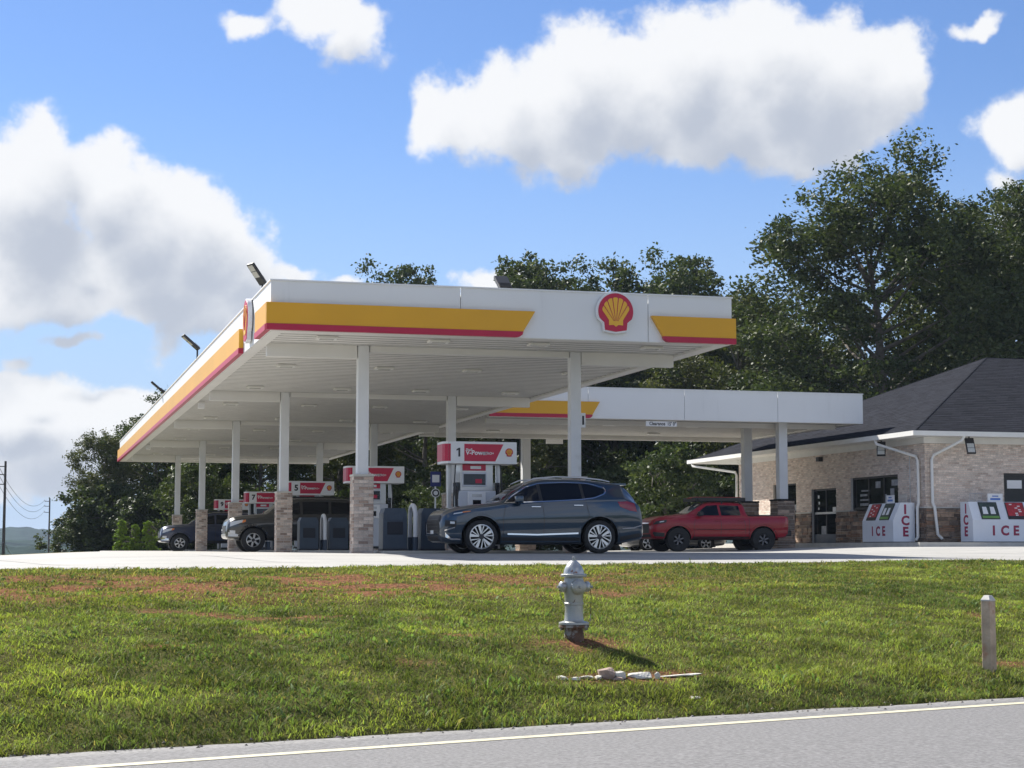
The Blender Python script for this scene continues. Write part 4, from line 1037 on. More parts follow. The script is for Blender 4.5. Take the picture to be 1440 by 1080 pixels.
chunk_m = mat('broken_concrete', (0.62,0.59,0.52), .9, var=.22, scale=8, bump=.8, bscale=40, col2=(0.34,0.24,0.17), thr=(.6,.72))
chunk_b = mat('dirty_concrete', (0.34,0.25,0.20), .9, var=.25, scale=8, bump=.8, bscale=40)
def chunk(u, v, sx, sy, sz, label, m=None, seed=0, rz=0, sink=.3):
    r = random.Random(seed); bm = bmesh.new()
    for k in range(22):
        d = Vector((r.gauss(0,1), r.gauss(0,1), r.gauss(0,1))).normalized()
        q = Vector((math.copysign(abs(d.x)**.7, d.x)*sx, math.copysign(abs(d.y)**.7, d.y)*sy, math.copysign(abs(d.z)**.7, d.z)*sz)); bm.verts.new(q)
    bmesh.ops.convex_hull(bm, input=bm.verts[:])
    for v_ in [v_ for v_ in bm.verts if not v_.link_faces]: bm.verts.remove(v_)
    me = bpy.data.meshes.new('concrete_chunk'); bm.to_mesh(me); bm.free(); me.materials.append(m or chunk_m)
    x, y = uv2xy(u, v); o = link('concrete_chunk', me, None, (x, y, gz(x, y)+sz*(1-sink*2))); o.rotation_euler = (r.uniform(-.12,.12), r.uniform(-.08,.08), rz*.5-R(14))
    tag(o, label, 'rubble', 'broken concrete below the hydrant')
for i, a in enumerate((
    (1.28,.98,.07,.05,.030,'leftmost pale concrete chunk below the hydrant'),(1.43,.92,.06,.05,.026,'small pale concrete chunk beside the leftmost one'),
    (1.60,1.02,.10,.05,.025,'thin pale slab left of the brown concrete block'),(1.76,.99,.05,.05,.028,'small chunk tucked against the brown concrete block'),
    (1.90,1.10,.11,.07,.085,'tall brown tilted concrete block in the rubble'),(2.05,1.05,.09,.06,.06,'pale chunk leaning right of the brown block'),
    (2.34,1.06,.16,.08,.045,'large white concrete lump in the middle of the rubble'),(2.56,1.02,.035,.03,.055,'small upright white concrete shard'),
    (2.86,1.05,.30,.07,.022,'long flat white concrete slab at the rubble right end'),(1.98,.90,.07,.04,.025,'grey chunk in front of the brown block'),
    (2.62,.42,.07,.04,.02,'lone pale concrete scrap near the road edge'))):
    chunk(1.16+(a[0]-1.28)*.82, (a[1]-1.0)*.5+1.07-.10*(a[0]-1.28)*.82 if i < 10 else a[1], a[2]*.85, a[3], a[4]*(.8 if i != 4 else .9), a[5], chunk_b if i in (4, 9) else None, i+3, rnd.uniform(-.4,.4))

# ------------------------------------------------------------------ utility poles
def upole(label, x, y, z0, z1):
    t = thing('utility_pole', label, 'utility pole', (x, y, z0))
    h = z1-z0
    MB().tube([(0,0,0),(0,0,h)], [.20,.13], 10).build('shaft', pole_wood, t, 50)
    for k in (.6, 1.5, 2.6):
        b = MB(); b.box(-.9, .0, -.05, .05, h-k-.05, h-k+.05); b.build('bracket', pole_wood, t)
        MB().lathe([(.06,h-k+.051),(.09,h-k+.12),(.05,h-k+.25)], 8, Matrix.Translation((-.85,0,0))).build('insulator', pump_grey, t)
    return [(x-.85, y, z1-k+.25) for k in (.6,1.5,2.6)]+[(x, y, z0+h*.30)]
A_ = upole('tall dark utility pole at the far left', -1.72, 208, -3.0, 9.9)
B_ = upole('shorter dark utility pole nearer the left trees', 5.1, 335, -7.0, 9.3)
C_ = [(a[0]-8, a[1]-140, a[2]+1.6) for a in A_]
for i in range(4):
    for (p, q), nm in (((C_[i], A_[i]), 'from the far left pole out of frame'), ((A_[i], B_[i]), 'between the two poles')):
        pts = [Vector(p).lerp(Vector(q), f)+Vector((0,0,-2.6*4*f*(1-f)*(1 if i < 3 else 1.1))) for f in np.linspace(0,1,14)]
        o = MB().tube(pts, .028, 4).build('overhead_wire', ink); tag(o, '%s thin dark overhead wire %s' % (('topmost','second','third','lowest')[i], nm), 'wire', 'overhead wires '+nm)

# ------------------------------------------------------------------ vehicles
def pchip(xk, yk, x):
    xk = np.asarray(xk, float); yk = np.asarray(yk, float); h = np.diff(xk); d = np.diff(yk)/h; m = np.zeros_like(yk)
    for i in range(1, len(xk)-1):
        if d[i-1]*d[i] > 0: w1, w2 = 2*h[i]+h[i-1], h[i]+2*h[i-1]; m[i] = (w1+w2)/(w1/d[i-1]+w2/d[i])
    m[0], m[-1] = d[0], d[-1]
    i = np.clip(np.searchsorted(xk, x)-1, 0, len(h)-1); t = (x-xk[i])/h[i]
    return (1+2*t)*(1-t)**2*yk[i]+t*(1-t)**2*h[i]*m[i]+t*t*(3-2*t)*yk[i+1]+t*t*(t-1)*h[i]*m[i+1]
def body_mesh(name, st, arches, paint, r_arch, L):
    """st rows: x, half width, underside z, belt z, top z, half width at top"""
    st = np.array(st, float); xk = st[:, 0]
    xs = np.unique(np.round(np.concatenate([np.linspace(0, .7, 34)**1.0, np.linspace(.7, L-.8, 60), np.linspace(L-.8, L, 40), xk]), 4))
    w, zu, zb, zt, wt = [pchip(xk, st[:, k], xs) for k in range(1, 6)]
    secs = []
    for i in range(len(xs)):
        W_, U, B, T, WT = w[i], zu[i], zb[i], zt[i], wt[i]
        g = max(T-B, .02); rr = min(.10, g*.45)
        half = [(0,U),(.55*W_,U),(.86*W_,U+.005),(.955*W_,U+.05),(.975*W_,U+.16*(B-U)),(.972*W_,U+.30*(B-U)),(.985*W_,U+.44*(B-U)),(W_,U+.60*(B-U)),(W_,U+.70*(B-U)),(.988*W_,U+.80*(B-U)),(.980*W_,U+.92*(B-U)),(.955*W_,B)]
        e = .955*W_
        half += [(e+(WT-e)*.12-.004, B+.14*(g-rr)), (e+(WT-e)*.5, B+.52*(g-rr)), (e+(WT-e)*.9, B+.90*(g-rr)), (WT*.985, T-rr*.72), (WT*.93, T-rr*.30), (WT*.80, T-rr*.10), (WT*.45, T), (0, T+.006)]
        secs.append(half)
    n = len(secs[0]); V = []; F = []
    ring = 2*n-2
    for i, h in enumerate(secs):
        for (y, z) in h: V.append((xs[i], y, z))
        for (y, z) in h[-2:0:-1]: V.append((xs[i], -y, z))
    for i in range(len(xs)-1):
        for k in range(ring): F.append((i*ring+k, i*ring+(k+1)%ring, (i+1)*ring+(k+1)%ring, (i+1)*ring+k))
    F.append(tuple(range(ring-1, -1, -1))); F.append(tuple((len(xs)-1)*ring+k for k in range(ring)))
    me = bpy.data.meshes.new(name); me.from_pydata(V, [], F); me.materials.append(paint); me.materials.append(well)
    bm = bmesh.new(); bm.from_mesh(me); bmesh.ops.recalc_face_normals(bm, faces=bm.faces); bm.to_mesh(me); bm.free()
    o = bpy.data.objects.new(name, me); COL.objects.link(o); cut = []
    wmax = st[:, 1].max()
    for ax, az in arches:
        for s in (-1, 1):
            c = MB().lathe([(r_arch, 0), (r_arch, .50)], 48, Matrix.Translation((ax, s*(wmax+.10) if s < 0 else wmax+.10-.50, az)) @ Matrix.Rotation(-PI/2, 4, 'X'))
            co = c.build('cutter', well); bm = bmesh.new(); bm.from_mesh(co.data); bmesh.ops.recalc_face_normals(bm, faces=bm.faces); bm.to_mesh(co.data); bm.free()
            md = o.modifiers.new('b', 'BOOLEAN'); md.object = co; md.operation = 'DIFFERENCE'; md.solver = 'EXACT'; md.material_mode = 'TRANSFER'; cut.append(co)
    dg = bpy.context.evaluated_depsgraph_get(); nm = bpy.data.meshes.new_from_object(o.evaluated_get(dg))
    bpy.data.objects.remove(o)
    for c in cut: bpy.data.objects.remove(c)
    nm.polygons.foreach_set('use_smooth', [True]*len(nm.polygons)); nm.set_sharp_from_angle(angle=R(38))
    return nm
class Car:
    def __init__(s, name, label, loc, rz, spec, paint, group):
        s.t = thing(name, label, spec.get('cat', 'car'), loc, rz, group); s.sp = spec
        me = body_mesh('body', spec['st'], spec['arches'], paint, spec['ra'], spec['L']); s.body = link('body', me, s.t)
        bm = bmesh.new(); bm.from_mesh(me); s.bvh = BVHTree.FromBMesh(bm); bm.free()
    def hit(s, x, z, side):
        h = s.bvh.ray_cast(Vector((x, side*3, z)), Vector((0, -side, 0)))
        return h[0] if h[0] else Vector((x, side*.9, z))
    def patch(s, name, lo, hi, m, off=.005, side=(-1, 1), nx=16, nz=5, parent=None):
        """patch of the side surface between a lower and an upper line, each a list of (x, z)"""
        res = None
        for sd in side:
            V = []; F = []
            la = np.array(lo, float); ha = np.array(hi, float)
            for i in range(nx+1):
                f = i/nx
                tl = np.linspace(0, 1, len(la)); th = np.linspace(0, 1, len(ha))
                xl = [np.interp(f, tl, la[:, k]) for k in (0, 1)]; xh = [np.interp(f, th, ha[:, k]) for k in (0, 1)]
                for j in range(nz+1):
                    g = j/nz; x = xl[0]*(1-g)+xh[0]*g; z = xl[1]*(1-g)+xh[1]*g
                    p = s.hit(x, z, sd); V.append((x, p.y+sd*off, z))
            for i in range(nx):
                for j in range(nz):
                    q = (i*(nz+1)+j, (i+1)*(nz+1)+j, (i+1)*(nz+1)+j+1, i*(nz+1)+j+1); F.append(q if sd < 0 else q[::-1])
            b = MB(); b.add(V, F); res = b.build(name, m, parent or s.t, 60)
        return res
    def ribbon(s, name, pts, w, m, off=.004, side=(-1, 1), n=24, parent=None):
        for sd in side:
            P = [Vector((p[0], 0, p[1])) for p in pts]; ln = [0]
            for a, c in zip(P[:-1], P[1:]): ln.append(ln[-1]+(c-a).length)
            V = []; F = []
            for i in range(n+1):
                d = ln[-1]*i/n; x = np.interp(d, ln, [p.x for p in P]); z = np.interp(d, ln, [p.z for p in P])
                d2 = min(d+.02, ln[-1]); d1 = max(d-.02, 0)
                tx = np.interp(d2, ln, [p.x for p in P])-np.interp(d1, ln, [p.x for p in P]); tz = np.interp(d2, ln, [p.z for p in P])-np.interp(d1, ln, [p.z for p in P])
                l = math.hypot(tx, tz) or 1; nx_, nz_ = -tz/l*w/2, tx/l*w/2
                for k in (-1, 1):
                    xx, zz = x+nx_*k, z+nz_*k; V.append((xx, s.hit(xx, zz, sd).y+sd*off, zz))
            for i in range(n): 
                q = (2*i, 2*i+2, 2*i+3, 2*i+1); F.append(q if sd < 0 else q[::-1])
            b = MB(); b.add(V, F); b.build(name, m, parent or s.t, 60)
    def front(s, name, y0, y1, z0, z1, m, off=.012, rear=False, ny=14, nz=6, slant=0.0, parent=None):
        V = []; F = []; L = s.sp['L']
        for i in range(ny+1):
            for j in range(nz+1):
                z = z0+(z1-z0)*j/nz; y = y0+(y1-y0)*i/ny+slant*(z-z0)*(1 if (y0+y1) > 0 else -1)
                o = Vector((-2, y, z)) if not rear else Vector((L+2, y, z)); d = Vector((1,0,0)) if not rear else Vector((-1,0,0))
                h = s.bvh.ray_cast(o, d)[0]; x = (h.x if h else (0.4 if not rear else L-.4))+(-off if not rear else off); V.append((x, y, z))
        for i in range(ny):
            for j in range(nz): 
                q = (i*(nz+1)+j, i*(nz+1)+j+1, (i+1)*(nz+1)+j+1, (i+1)*(nz+1)+j); F.append(q if rear else q[::-1])
        b = MB(); b.add(V, F); return b.build(name, m, parent or s.t, 60)
    def wheels(s, r, rim_r, width, style, yoff):
        proto = {}
        for ax, az in s.sp['arches']:
            for sd in (-1, 1):
                w = link('wheel', None, s.t) if False else None
                M = Matrix.Translation((ax, sd*yoff, r+.0)) @ Matrix.Rotation(PI/2 if sd < 0 else -PI/2, 4, 'X')   # local +z outwards
                h = width/2
                ty = MB().lathe([(rim_r,-h),(r*.93,-h),(r,-h*.72),(r,h*.72),(r*.985,h*.88),(r*.93,h),(rim_r+.012,h),(rim_r,h*.86)], 40, M, close=False).build('wheel', rubber, s.t, 35)
                MB().lathe([(rim_r*.999,h*.88),(rim_r*.94,h*.90),(rim_r*.90,h*.70),(rim_r*.90,-h*.5)], 40, M, close=False).build('rim', alloy if style != 'dark' else dark_alloy, ty, 35)
                MB().lathe([(rim_r*.91,-h*.02),(.01,0.0)], 32, M, close=False).build('brake_disc', well, ty)
                sp_ = MB(); nsp = {'fan': 5, 'six': 6, 'dark': 6, 'five': 5}[style]
                for k in range(nsp):
                    a = 2*PI*k/nsp+.3
                    if style == 'fan':
                        for da, wd, kk in ((-.20,.028,.25), (.20,.075,-.05), (.62,.030,.55)):
                            a1 = a+da; a0 = a+da+kk
                            p0 = Vector((math.cos(a0)*rim_r*.22, math.sin(a0)*rim_r*.22)); p1 = Vector((math.cos(a1)*rim_r*.95, math.sin(a1)*rim_r*.95)); d = (p1-p0).normalized(); n_ = Vector((-d.y, d.x))
                            q = [p0-n_*wd*.18, p1-n_*wd*.5, p1+n_*wd*.5, p0+n_*wd*.18]; sp_.prism([(v.x, v.y) for v in q], h*.55, h*.80, M)
                    else:
                        wd = rim_r*.34 if style != 'dark' else rim_r*.30
                        p0 = Vector((math.cos(a)*rim_r*.12, math.sin(a)*rim_r*.12)); p1 = Vector((math.cos(a)*rim_r*.95, math.sin(a)*rim_r*.95)); d = (p1-p0).normalized(); n_ = Vector((-d.y, d.x))
                        q = [p0-n_*wd*.35, p1-n_*wd*.42, p1+n_*wd*.42, p0+n_*wd*.35]; sp_.prism([(v.x, v.y) for v in q], h*.50, h*.78, M)
                sp_.build('spokes', alloy if style != 'dark' else mat('gunmetal_alloy', (.16,.16,.17), .4, metal=.7), ty)
                MB().lathe([(rim_r*.24,h*.5),(rim_r*.24,h*.78),(rim_r*.16,h*.84)], 16, M).build('hub', dark_alloy, ty, 40)
    def mirror(s, x, z, m):
        for sd in (-1, 1):
            y = s.hit(x, z-.06, sd).y
            b = MB(); b.bbox(x-.05, x+.13, y+sd*.05 if sd > 0 else y-.24, y+.24 if sd > 0 else y-.05, z-.07, z+.09, .03); o = b.build('door_mirror', m, s.t, 50)
            MB().tube([(x+.04, y-sd*.02, z-.07), (x+.05, y+sd*.12, z-.05)], .022, 6).build('mirror_arm', car_black, o)
    def handle(s, x, z, m):
        for sd in (-1, 1):
            y = s.hit(x, z, sd).y
            MB().bbox(x-.11, x+.11, min(y, y+sd*.035), max(y, y+sd*.035), z-.015, z+.015, .008).build('door_handle', m, s.t)
    def windscreen(s, x0, z0, x1, z1, y0, y1, m, name='windscreen', off=.006):
        """glass on the sloping face between cowl and roof, found by casting down"""
        V = []; F = []; n, k = 10, 10
        for i in range(n+1):
            f = i/n; x = x0+(x1-x0)*f; hw = y0+(y1-y0)*f
            for j in range(k+1):
                y = -hw+2*hw*j/k; h = s.bvh.ray_cast(Vector((x, y, 4)), Vector((0,0,-1)))
                V.append((x, y, (h[0].z if h[0] else z0)+off))
        for i in range(n):
            for j in range(k): F.append((i*(k+1)+j, (i+1)*(k+1)+j, (i+1)*(k+1)+j+1, i*(k+1)+j+1))
        b = MB(); b.add(V, [f for f in F]); o = b.build(name, m, s.t, 60); return o
def paint(name, c, rough=.28, metal=.45):
    m = mat(name, c, rough, metal=metal, var=.03, coat=1.0, scale=1); P = m.node_tree.nodes['Principled BSDF']; P.inputs['Coat IOR'].default_value = 1.62; P.inputs['Coat Roughness'].default_value = .02; return m

GV = 'vehicles on the forecourt'
# slate-blue crossover
def crossover():
    L = 4.78; H = 1.70
    st = [(0,.70,.36,.66,.74,.56),(.05,.78,.28,.80,.88,.62),(.14,.85,.24,.88,.96,.68),(.34,.90,.22,.95,1.02,.72),(.70,.93,.21,1.01,1.085,.77),(1.10,.935,.20,1.05,1.125,.79),(1.34,.938,.20,1.085,1.165,.80),
          (1.60,.94,.20,1.11,1.335,.735),(1.90,.94,.20,1.125,1.515,.685),(2.15,.94,.20,1.14,1.625,.665),(2.50,.94,.20,1.16,1.685,.66),(3.00,.94,.20,1.19,1.695,.66),(3.55,.94,.20,1.22,1.67,.655),(4.00,.93,.21,1.24,1.62,.64),(4.26,.92,.23,1.24,1.585,.62),(4.36,.91,.25,1.22,1.52,.62),(4.52,.89,.28,1.15,1.36,.64),(4.62,.875,.30,1.10,1.21,.66),(4.70,.85,.32,.94,1.05,.66),(4.74,.80,.34,.72,.80,.64),(4.78,.72,.38,.60,.68,.55)]
    p = paint('slate_blue_paint', (0.011,0.036,0.068))
    c = Car('crossover_car', 'slate blue crossover with silver roof rails parked at the nearest pump', (9.02, 39.62, .0), 0, dict(st=st, L=L, arches=[(.90,.38),(3.665,.38)], ra=.455), p, GV)
    # glass house as one dark band with its bright surround
    lo = [(1.50,1.150),(1.9,1.165),(2.5,1.19),(3.2,1.23),(3.55,1.27),(3.80,1.36)]
    hi = [(1.66,1.27),(1.98,1.475),(2.3,1.565),(2.9,1.595),(3.45,1.575),(3.84,1.46)]
    c.patch('side_glass', lo, hi, car_glass, .005, nx=28, nz=6)
    c.ribbon('window_trim', [(1.44,1.135)]+[(a, z-.015) for a, z in lo[1:]]+[(3.88,1.42),(3.83,1.50)], .020, chrome, .008, n=40)
    c.ribbon('window_trim', [(1.46,1.14),(1.64,1.285),(1.97,1.495),(2.3,1.585),(2.9,1.612),(3.45,1.595),(3.83,1.50)], .014, chrome, .008, n=40)
    for x in (2.30, 3.30): c.ribbon('window_pillar', [(x,1.17+(x-2.3)*.05),(x-.03,1.585)], .07, car_black, .0075, n=8)
    c.windscreen(1.40, 1.2, 1.98, 1.6, .70, .58, car_glass)
    c.front('rear_window', -.56, .56, 1.20, 1.46, car_glass, .008, rear=True)
    c.patch('sill_cladding', [(1.36,.235),(3.2,.235)], [(1.36,.36),(3.2,.36)], car_black, .006, nx=14, nz=2)
    c.ribbon('side_moulding', [(1.50,.435),(2.2,.42),(3.16,.455)], .035, chrome, .010)
    for xs in ([(1.42,.36),(1.40,.75),(1.47,1.13)], [(2.34,.36),(2.36,.8),(2.31,1.16)], [(3.30,.50),(3.42,.86),(3.33,1.22)]): c.ribbon('door_gap', xs, .010, car_black, .002, n=14)
    c.ribbon('bonnet_gap', [(.42,.955),(.9,1.035),(1.38,1.11)], .008, car_black, .003)
    for ax in (.90, 3.665):
        c.ribbon('arch_moulding', [(ax+math.cos(R(a))*.462, .38+math.sin(R(a))*.462) for a in range(-18, 200, 8)], .055, car_black if False else p, .012, n=40)
    c.patch('lamp_pod', [(.08,.60),(.32,.585)], [(.09,.74),(.33,.73)], car_black, .008, nx=6, nz=3); c.patch('headlamp', [(.19,.66),(.29,.655)], [(.19,.71),(.29,.705)], lamp_clear, .014, nx=4, nz=2)
    c.patch('running_lamp', [(.26,.865),(.60,.925)], [(.28,.895),(.62,.945)], lamp_clear, .008, nx=8, nz=2)
    c.patch('indicator_lamp', [(.46,.902),(.64,.930)], [(.47,.928),(.66,.948)], lamp_amber, .011, nx=6, nz=2)
    g = c.front('grille', -.60, .60, .46, .86, car_black, .010)
    for z in (.52,.60,.68,.76): c.front('grille_bar', -.52, .52, z-.008, z+.008, dark_alloy, .018, ny=16, nz=1, parent=g)
    c.front('lower_grille', -.50, .50, .28, .40, car_black, .010)
    c.front('bumper_trim', -.60, .60, .42, .445, chrome, .016, nz=1)
    c.front('skid_plate', -.46, .46, .245, .275, chrome, .016, nz=1)
    c.patch('bumper_blade', [(.10,.36),(.22,.30),(.46,.30)], [(.09,.47),(.21,.34),(.46,.325)], chrome, .014, nx=12, nz=2)
    c.patch('bumper_blade', [(.08,.50),(.30,.565)], [(.08,.525),(.30,.59)], chrome, .012, nx=8, nz=1)
    c.front('number_plate', -.15, .15, .44, .52, sign_white, .024, ny=4, nz=2)
    for sd in (-1, 1):
        c.patch('tail_lamp', [(4.16,1.06),(4.40,.97),(4.58,.95)], [(4.10,1.17),(4.34,1.185),(4.52,1.14)], lamp_red, .008, side=(sd,), nx=10, nz=4)
    c.ribbon('bumper_chrome', [(4.22,.56),(4.50,.58),(4.70,.64)], .028, chrome, .010, n=12)
    c.patch('rear_cladding', [(4.16,.28),(4.66,.38)], [(4.16,.38),(4.72,.47)], car_black, .008, nx=8, nz=2)
    for sd in (-1, 1):
        MB().tube([(1.98,sd*.60,1.60),(2.2,sd*.61,1.69),(2.7,sd*.61,1.735),(3.3,sd*.60,1.725),(3.8,sd*.585,1.68),(4.02,sd*.57,1.635)], [.012,.018,.018,.018,.018,.012], 8).build('roof_rail', alloy, c.t, 50)
    MB().prism([(-.56,4.05),(.56,4.05),(.58,4.42),(-.58,4.42)], 1.560, 1.605, Matrix(((0,1,0,0),(1,0,0,0),(0,0,1,0),(0,0,0,1)))).build('spoiler', p, c.t)
    MB().prism([(3.55,0),(3.75,0),(3.73,.09),(3.70,.09)], -.02, .02, at(FRONT, 0, 0, 1.66)).build('antenna_fin', p, c.t)
    c.mirror(1.70, 1.20, p); c.handle(2.16, 1.045, chrome); c.handle(3.16, 1.085, chrome)
    c.wheels(.372, .276, .235, 'fan', .83)
    MB().box(.5, 4.3, -.62, .62, .20, .26).build('underbody', well, c.t)
crossover()

def pickup():
    L = 5.30
    st = [(0,.70,.60,.86,.98,.60),(.05,.78,.50,.98,1.08,.66),(.16,.86,.46,1.08,1.17,.72),(.40,.91,.44,1.14,1.24,.76),(.9,.925,.44,1.18,1.30,.78),(1.30,.93,.44,1.20,1.335,.80),(1.55,.93,.44,1.21,1.46,.745),(1.85,.93,.44,1.215,1.64,.69),(2.05,.93,.44,1.22,1.72,.675),(2.5,.93,.44,1.23,1.775,.67),(3.1,.93,.44,1.24,1.765,.67),(3.46,.93,.44,1.24,1.73,.66),(3.56,.93,.44,1.24,1.62,.665),(3.64,.925,.44,1.24,1.33,.74),(3.68,.92,.44,1.24,1.275,.82),(4.2,.925,.45,1.25,1.285,.84),(4.9,.925,.48,1.26,1.295,.84),(5.10,.91,.52,1.25,1.285,.82),(5.16,.90,.56,1.22,1.25,.80)]
    p = paint('dark_red_paint', (0.30,0.004,0.016), .35, .0); p.node_tree.nodes['Principled BSDF'].inputs['Coat Weight'].default_value = .4; p.node_tree.nodes['Principled BSDF'].inputs['Specular IOR Level'].default_value = .25
    c = Car('pickup_truck', 'red four-door pickup with black roof rack parked under the side canopy', (21.45, 60.35, .0), 0, dict(st=st, L=5.16, arches=[(.95,.42),(4.185,.42)], ra=.50, cat='pickup'), p, GV)
    c.patch('side_glass', [(1.66,1.285),(2.2,1.285),(2.52,1.285)], [(1.80,1.43),(2.1,1.635),(2.50,1.66)], car_glass, .006, nx=14)
    c.patch('side_glass', [(2.60,1.285),(3.34,1.29)], [(2.58,1.66),(3.32,1.635)], car_glass, .006, nx=12)
    c.windscreen(1.36, 1.3, 1.98, 1.7, .70, .60, mat('windscreen_glass', (.10,.12,.12), .05, var=0, spec=.6))
    for xs in ([(1.56,.5),(1.54,.9),(1.62,1.26)], [(2.56,.5),(2.58,.9),(2.55,1.27)], [(3.52,.46),(3.50,.95),(3.42,1.27)], [(3.645,.46),(3.65,1.24)]): c.ribbon('door_gap', xs, .014, car_black, .002, n=12)
    c.ribbon('side_crease_shade', [(1.6,.80),(2.5,.79),(3.5,.80)], .03, car_black if False else mat('dark_red_crease_shade', (.10,.006,.01), .4), .004)  # shade of the body crease painted on as a darker red ribbon
    c.patch('rocker', [(1.5,.45),(3.66,.45)], [(1.5,.54),(3.66,.54)], car_black, .006, nx=10, nz=2)
    for ax in (.95, 4.185): c.ribbon('arch_flare', [(ax+math.cos(R(a))*.53, .42+math.sin(R(a))*.53) for a in range(4, 178, 8)], .07, p, .020, n=36)
    c.patch('headlamp_mask', [(.06,.95),(.50,1.03)], [(.08,1.07),(.54,1.13)], car_black, .008, nx=8, nz=3)
    c.patch('headlamp', [(.26,1.03),(.42,1.055)], [(.27,1.065),(.43,1.09)], lamp_clear, .013, nx=5, nz=2)
    c.front('grille', -.52, .52, .66, .98, car_black, .010); c.front('bumper_trim', -.66, .66, .52, .62, car_black, .016, nz=2); c.front('bonnet_edge', -.46, .46, 1.00, 1.03, chrome, .012, nz=1)
    c.patch('bumper_corner', [(.04,.55),(.44,.52)], [(.05,.70),(.44,.66)], car_black, .012, nx=8, nz=2)
    c.patch('tail_lamp', [(5.02,.88),(5.14,.88)], [(5.02,1.20),(5.13,1.20)], lamp_red, .006, nx=3, nz=3)
    MB().bbox(5.06, 5.30, -.88, .88, .56, .76, .03).build('rear_bumper', car_black, c.t)
    MB().box(3.72, 5.08, -.74, .74, 1.290, 1.318).build('bed_cover', car_black, c.t)
    rk = MB()
    for y in (-.62, .62): rk.bbox(1.80, 3.62, y-.03, y+.03, 1.80, 1.93, .01)
    for x in np.linspace(1.84, 3.56, 7): rk.box(x-.025, x+.025, -.59, .59, 1.83, 1.86)
    rk.bbox(1.72, 1.80, -.63, .63, 1.79, 1.93, .01); ro = rk.build('roof_rack', car_black, c.t)
    for x in (1.95, 2.7, 3.4):
        MB().box(x-.02, x+.02, -.66, -.63, 1.70, 1.82).build('rack_foot', car_black, ro); MB().box(x-.02, x+.02, .63, .66, 1.70, 1.82).build('rack_foot', car_black, ro)
    c.mirror(1.72, 1.33, car_black); c.handle(2.42, 1.10, p); c.handle(3.34, 1.11, p)
    c.wheels(.425, .205, .28, 'dark', .83)
    MB().box(.6, 4.9, -.55, .55, .42, .50).build('chassis', well, c.t)
    k = MB(); k.prism([(-.95,0),(.9,0),(1.05,.05),(.85,.10),(-.85,.10),(-1.05,.05)], -.22, .22, FRONT); o = k.build('roof_cargo', mat('red_cargo', (.36,.035,.02), .5)); o.location = (21.45+2.72, 60.35, 1.865); tag(o, 'flat red cargo box lying on the red pickup roof rack', 'cargo box')
pickup()

def wagon(label, loc, p, rugged=True, bumper_m=None):
    L = 4.80
    st = [(0,.70,.50,.74,.84,.60),(.05,.80,.44,.92,1.02,.68),(.15,.87,.42,1.02,1.12,.74),(.40,.92,.40,1.10,1.20,.78),(.9,.94,.40,1.14,1.25,.80),(1.30,.945,.40,1.17,1.29,.82),(1.52,.945,.40,1.18,1.44,.77),(1.85,.945,.40,1.19,1.68,.72),(2.05,.945,.40,1.20,1.76,.70),(2.6,.945,.40,1.21,1.81,.695),(3.6,.945,.40,1.22,1.80,.69),(4.30,.935,.41,1.23,1.76,.68),(4.48,.925,.43,1.22,1.66,.69),(4.62,.91,.46,1.18,1.30,.72),(4.72,.88,.48,1.0,1.08,.72),(4.80,.82,.50,.70,.80,.68)]
    c = Car('sport_wagon', label, loc, 0, dict(st=st, L=L, arches=[(.88,.39),(3.67,.39)], ra=.47), p, GV)
    c.patch('side_glass', [(1.62,1.25),(2.45,1.26)], [(1.82,1.50),(2.44,1.68)], car_glass, .006, nx=10)
    c.patch('side_glass', [(2.54,1.26),(3.40,1.27)], [(2.54,1.68),(3.42,1.69)], car_glass, .006, nx=10)
    c.patch('side_glass', [(3.50,1.27),(4.28,1.29)], [(3.52,1.69),(4.34,1.64)], car_glass, .006, nx=10)
    c.windscreen(1.36, 1.3, 1.96, 1.7, .72, .62, car_glass); c.front('rear_window', -.60, .60, 1.26, 1.60, car_glass, .008, rear=True)
    for xs in ([(1.50,.5),(1.48,.9),(1.58,1.22)], [(2.50,.5),(2.50,1.25)], [(3.22,.6),(3.44,.95),(3.45,1.26)]): c.ribbon('door_gap', xs, .012, car_black, .002, n=12)
    c.patch('headlamp', [(.10,.84),(.50,.98)], [(.12,1.0),(.54,1.07)], lamp_clear, .008, nx=8, nz=3)
    c.patch('indicator_lamp', [(.50,.96),(.62,1.01)], [(.52,1.05),(.62,1.075)], lamp_amber, .010, nx=4, nz=2)
    c.front('grille', -.50, .50, .62, .88, car_black, .010); c.front('bumper_trim', -.64, .64, .48, .60, bumper_m or p, .014, nz=2)
    c.patch('bumper_corner', [(.05,.52),(.40,.50)], [(.05,.66),(.40,.58)], bumper_m or pump_steel, .012, nx=8, nz=2)
    c.patch('fog_lamp', [(.10,.62),(.28,.61)], [(.10,.72),(.28,.71)], lamp_clear, .012, nx=4, nz=2)
    c.patch('sill_step', [(1.42,.41),(3.18,.41)], [(1.42,.50),(3.18,.50)], car_black, .008, nx=8, nz=2)
    c.patch('tail_lamp', [(4.40,1.0),(4.66,1.0)], [(4.36,1.24),(4.58,1.22)], lamp_red, .008, nx=5, nz=3)
    for ax in (.88, 3.67): c.ribbon('arch_moulding', [(ax+math.cos(R(a))*.50, .39+math.sin(R(a))*.50) for a in range(4, 178, 8)], .06, p, .014, n=36)
    for sd in (-1, 1): MB().tube([(2.0,sd*.62,1.77),(2.3,sd*.63,1.85),(3.9,sd*.62,1.85),(4.2,sd*.61,1.78)], .018, 8).build('roof_rail', car_black, c.t, 50)
    c.mirror(1.70, 1.30, p); c.handle(2.34, 1.10, p); c.handle(3.28, 1.11, p)
    c.wheels(.395, .235, .25, 'six', .82)
    MB().box(.5, 4.4, -.6, .6, .38, .46).build('underbody', well, c.t)
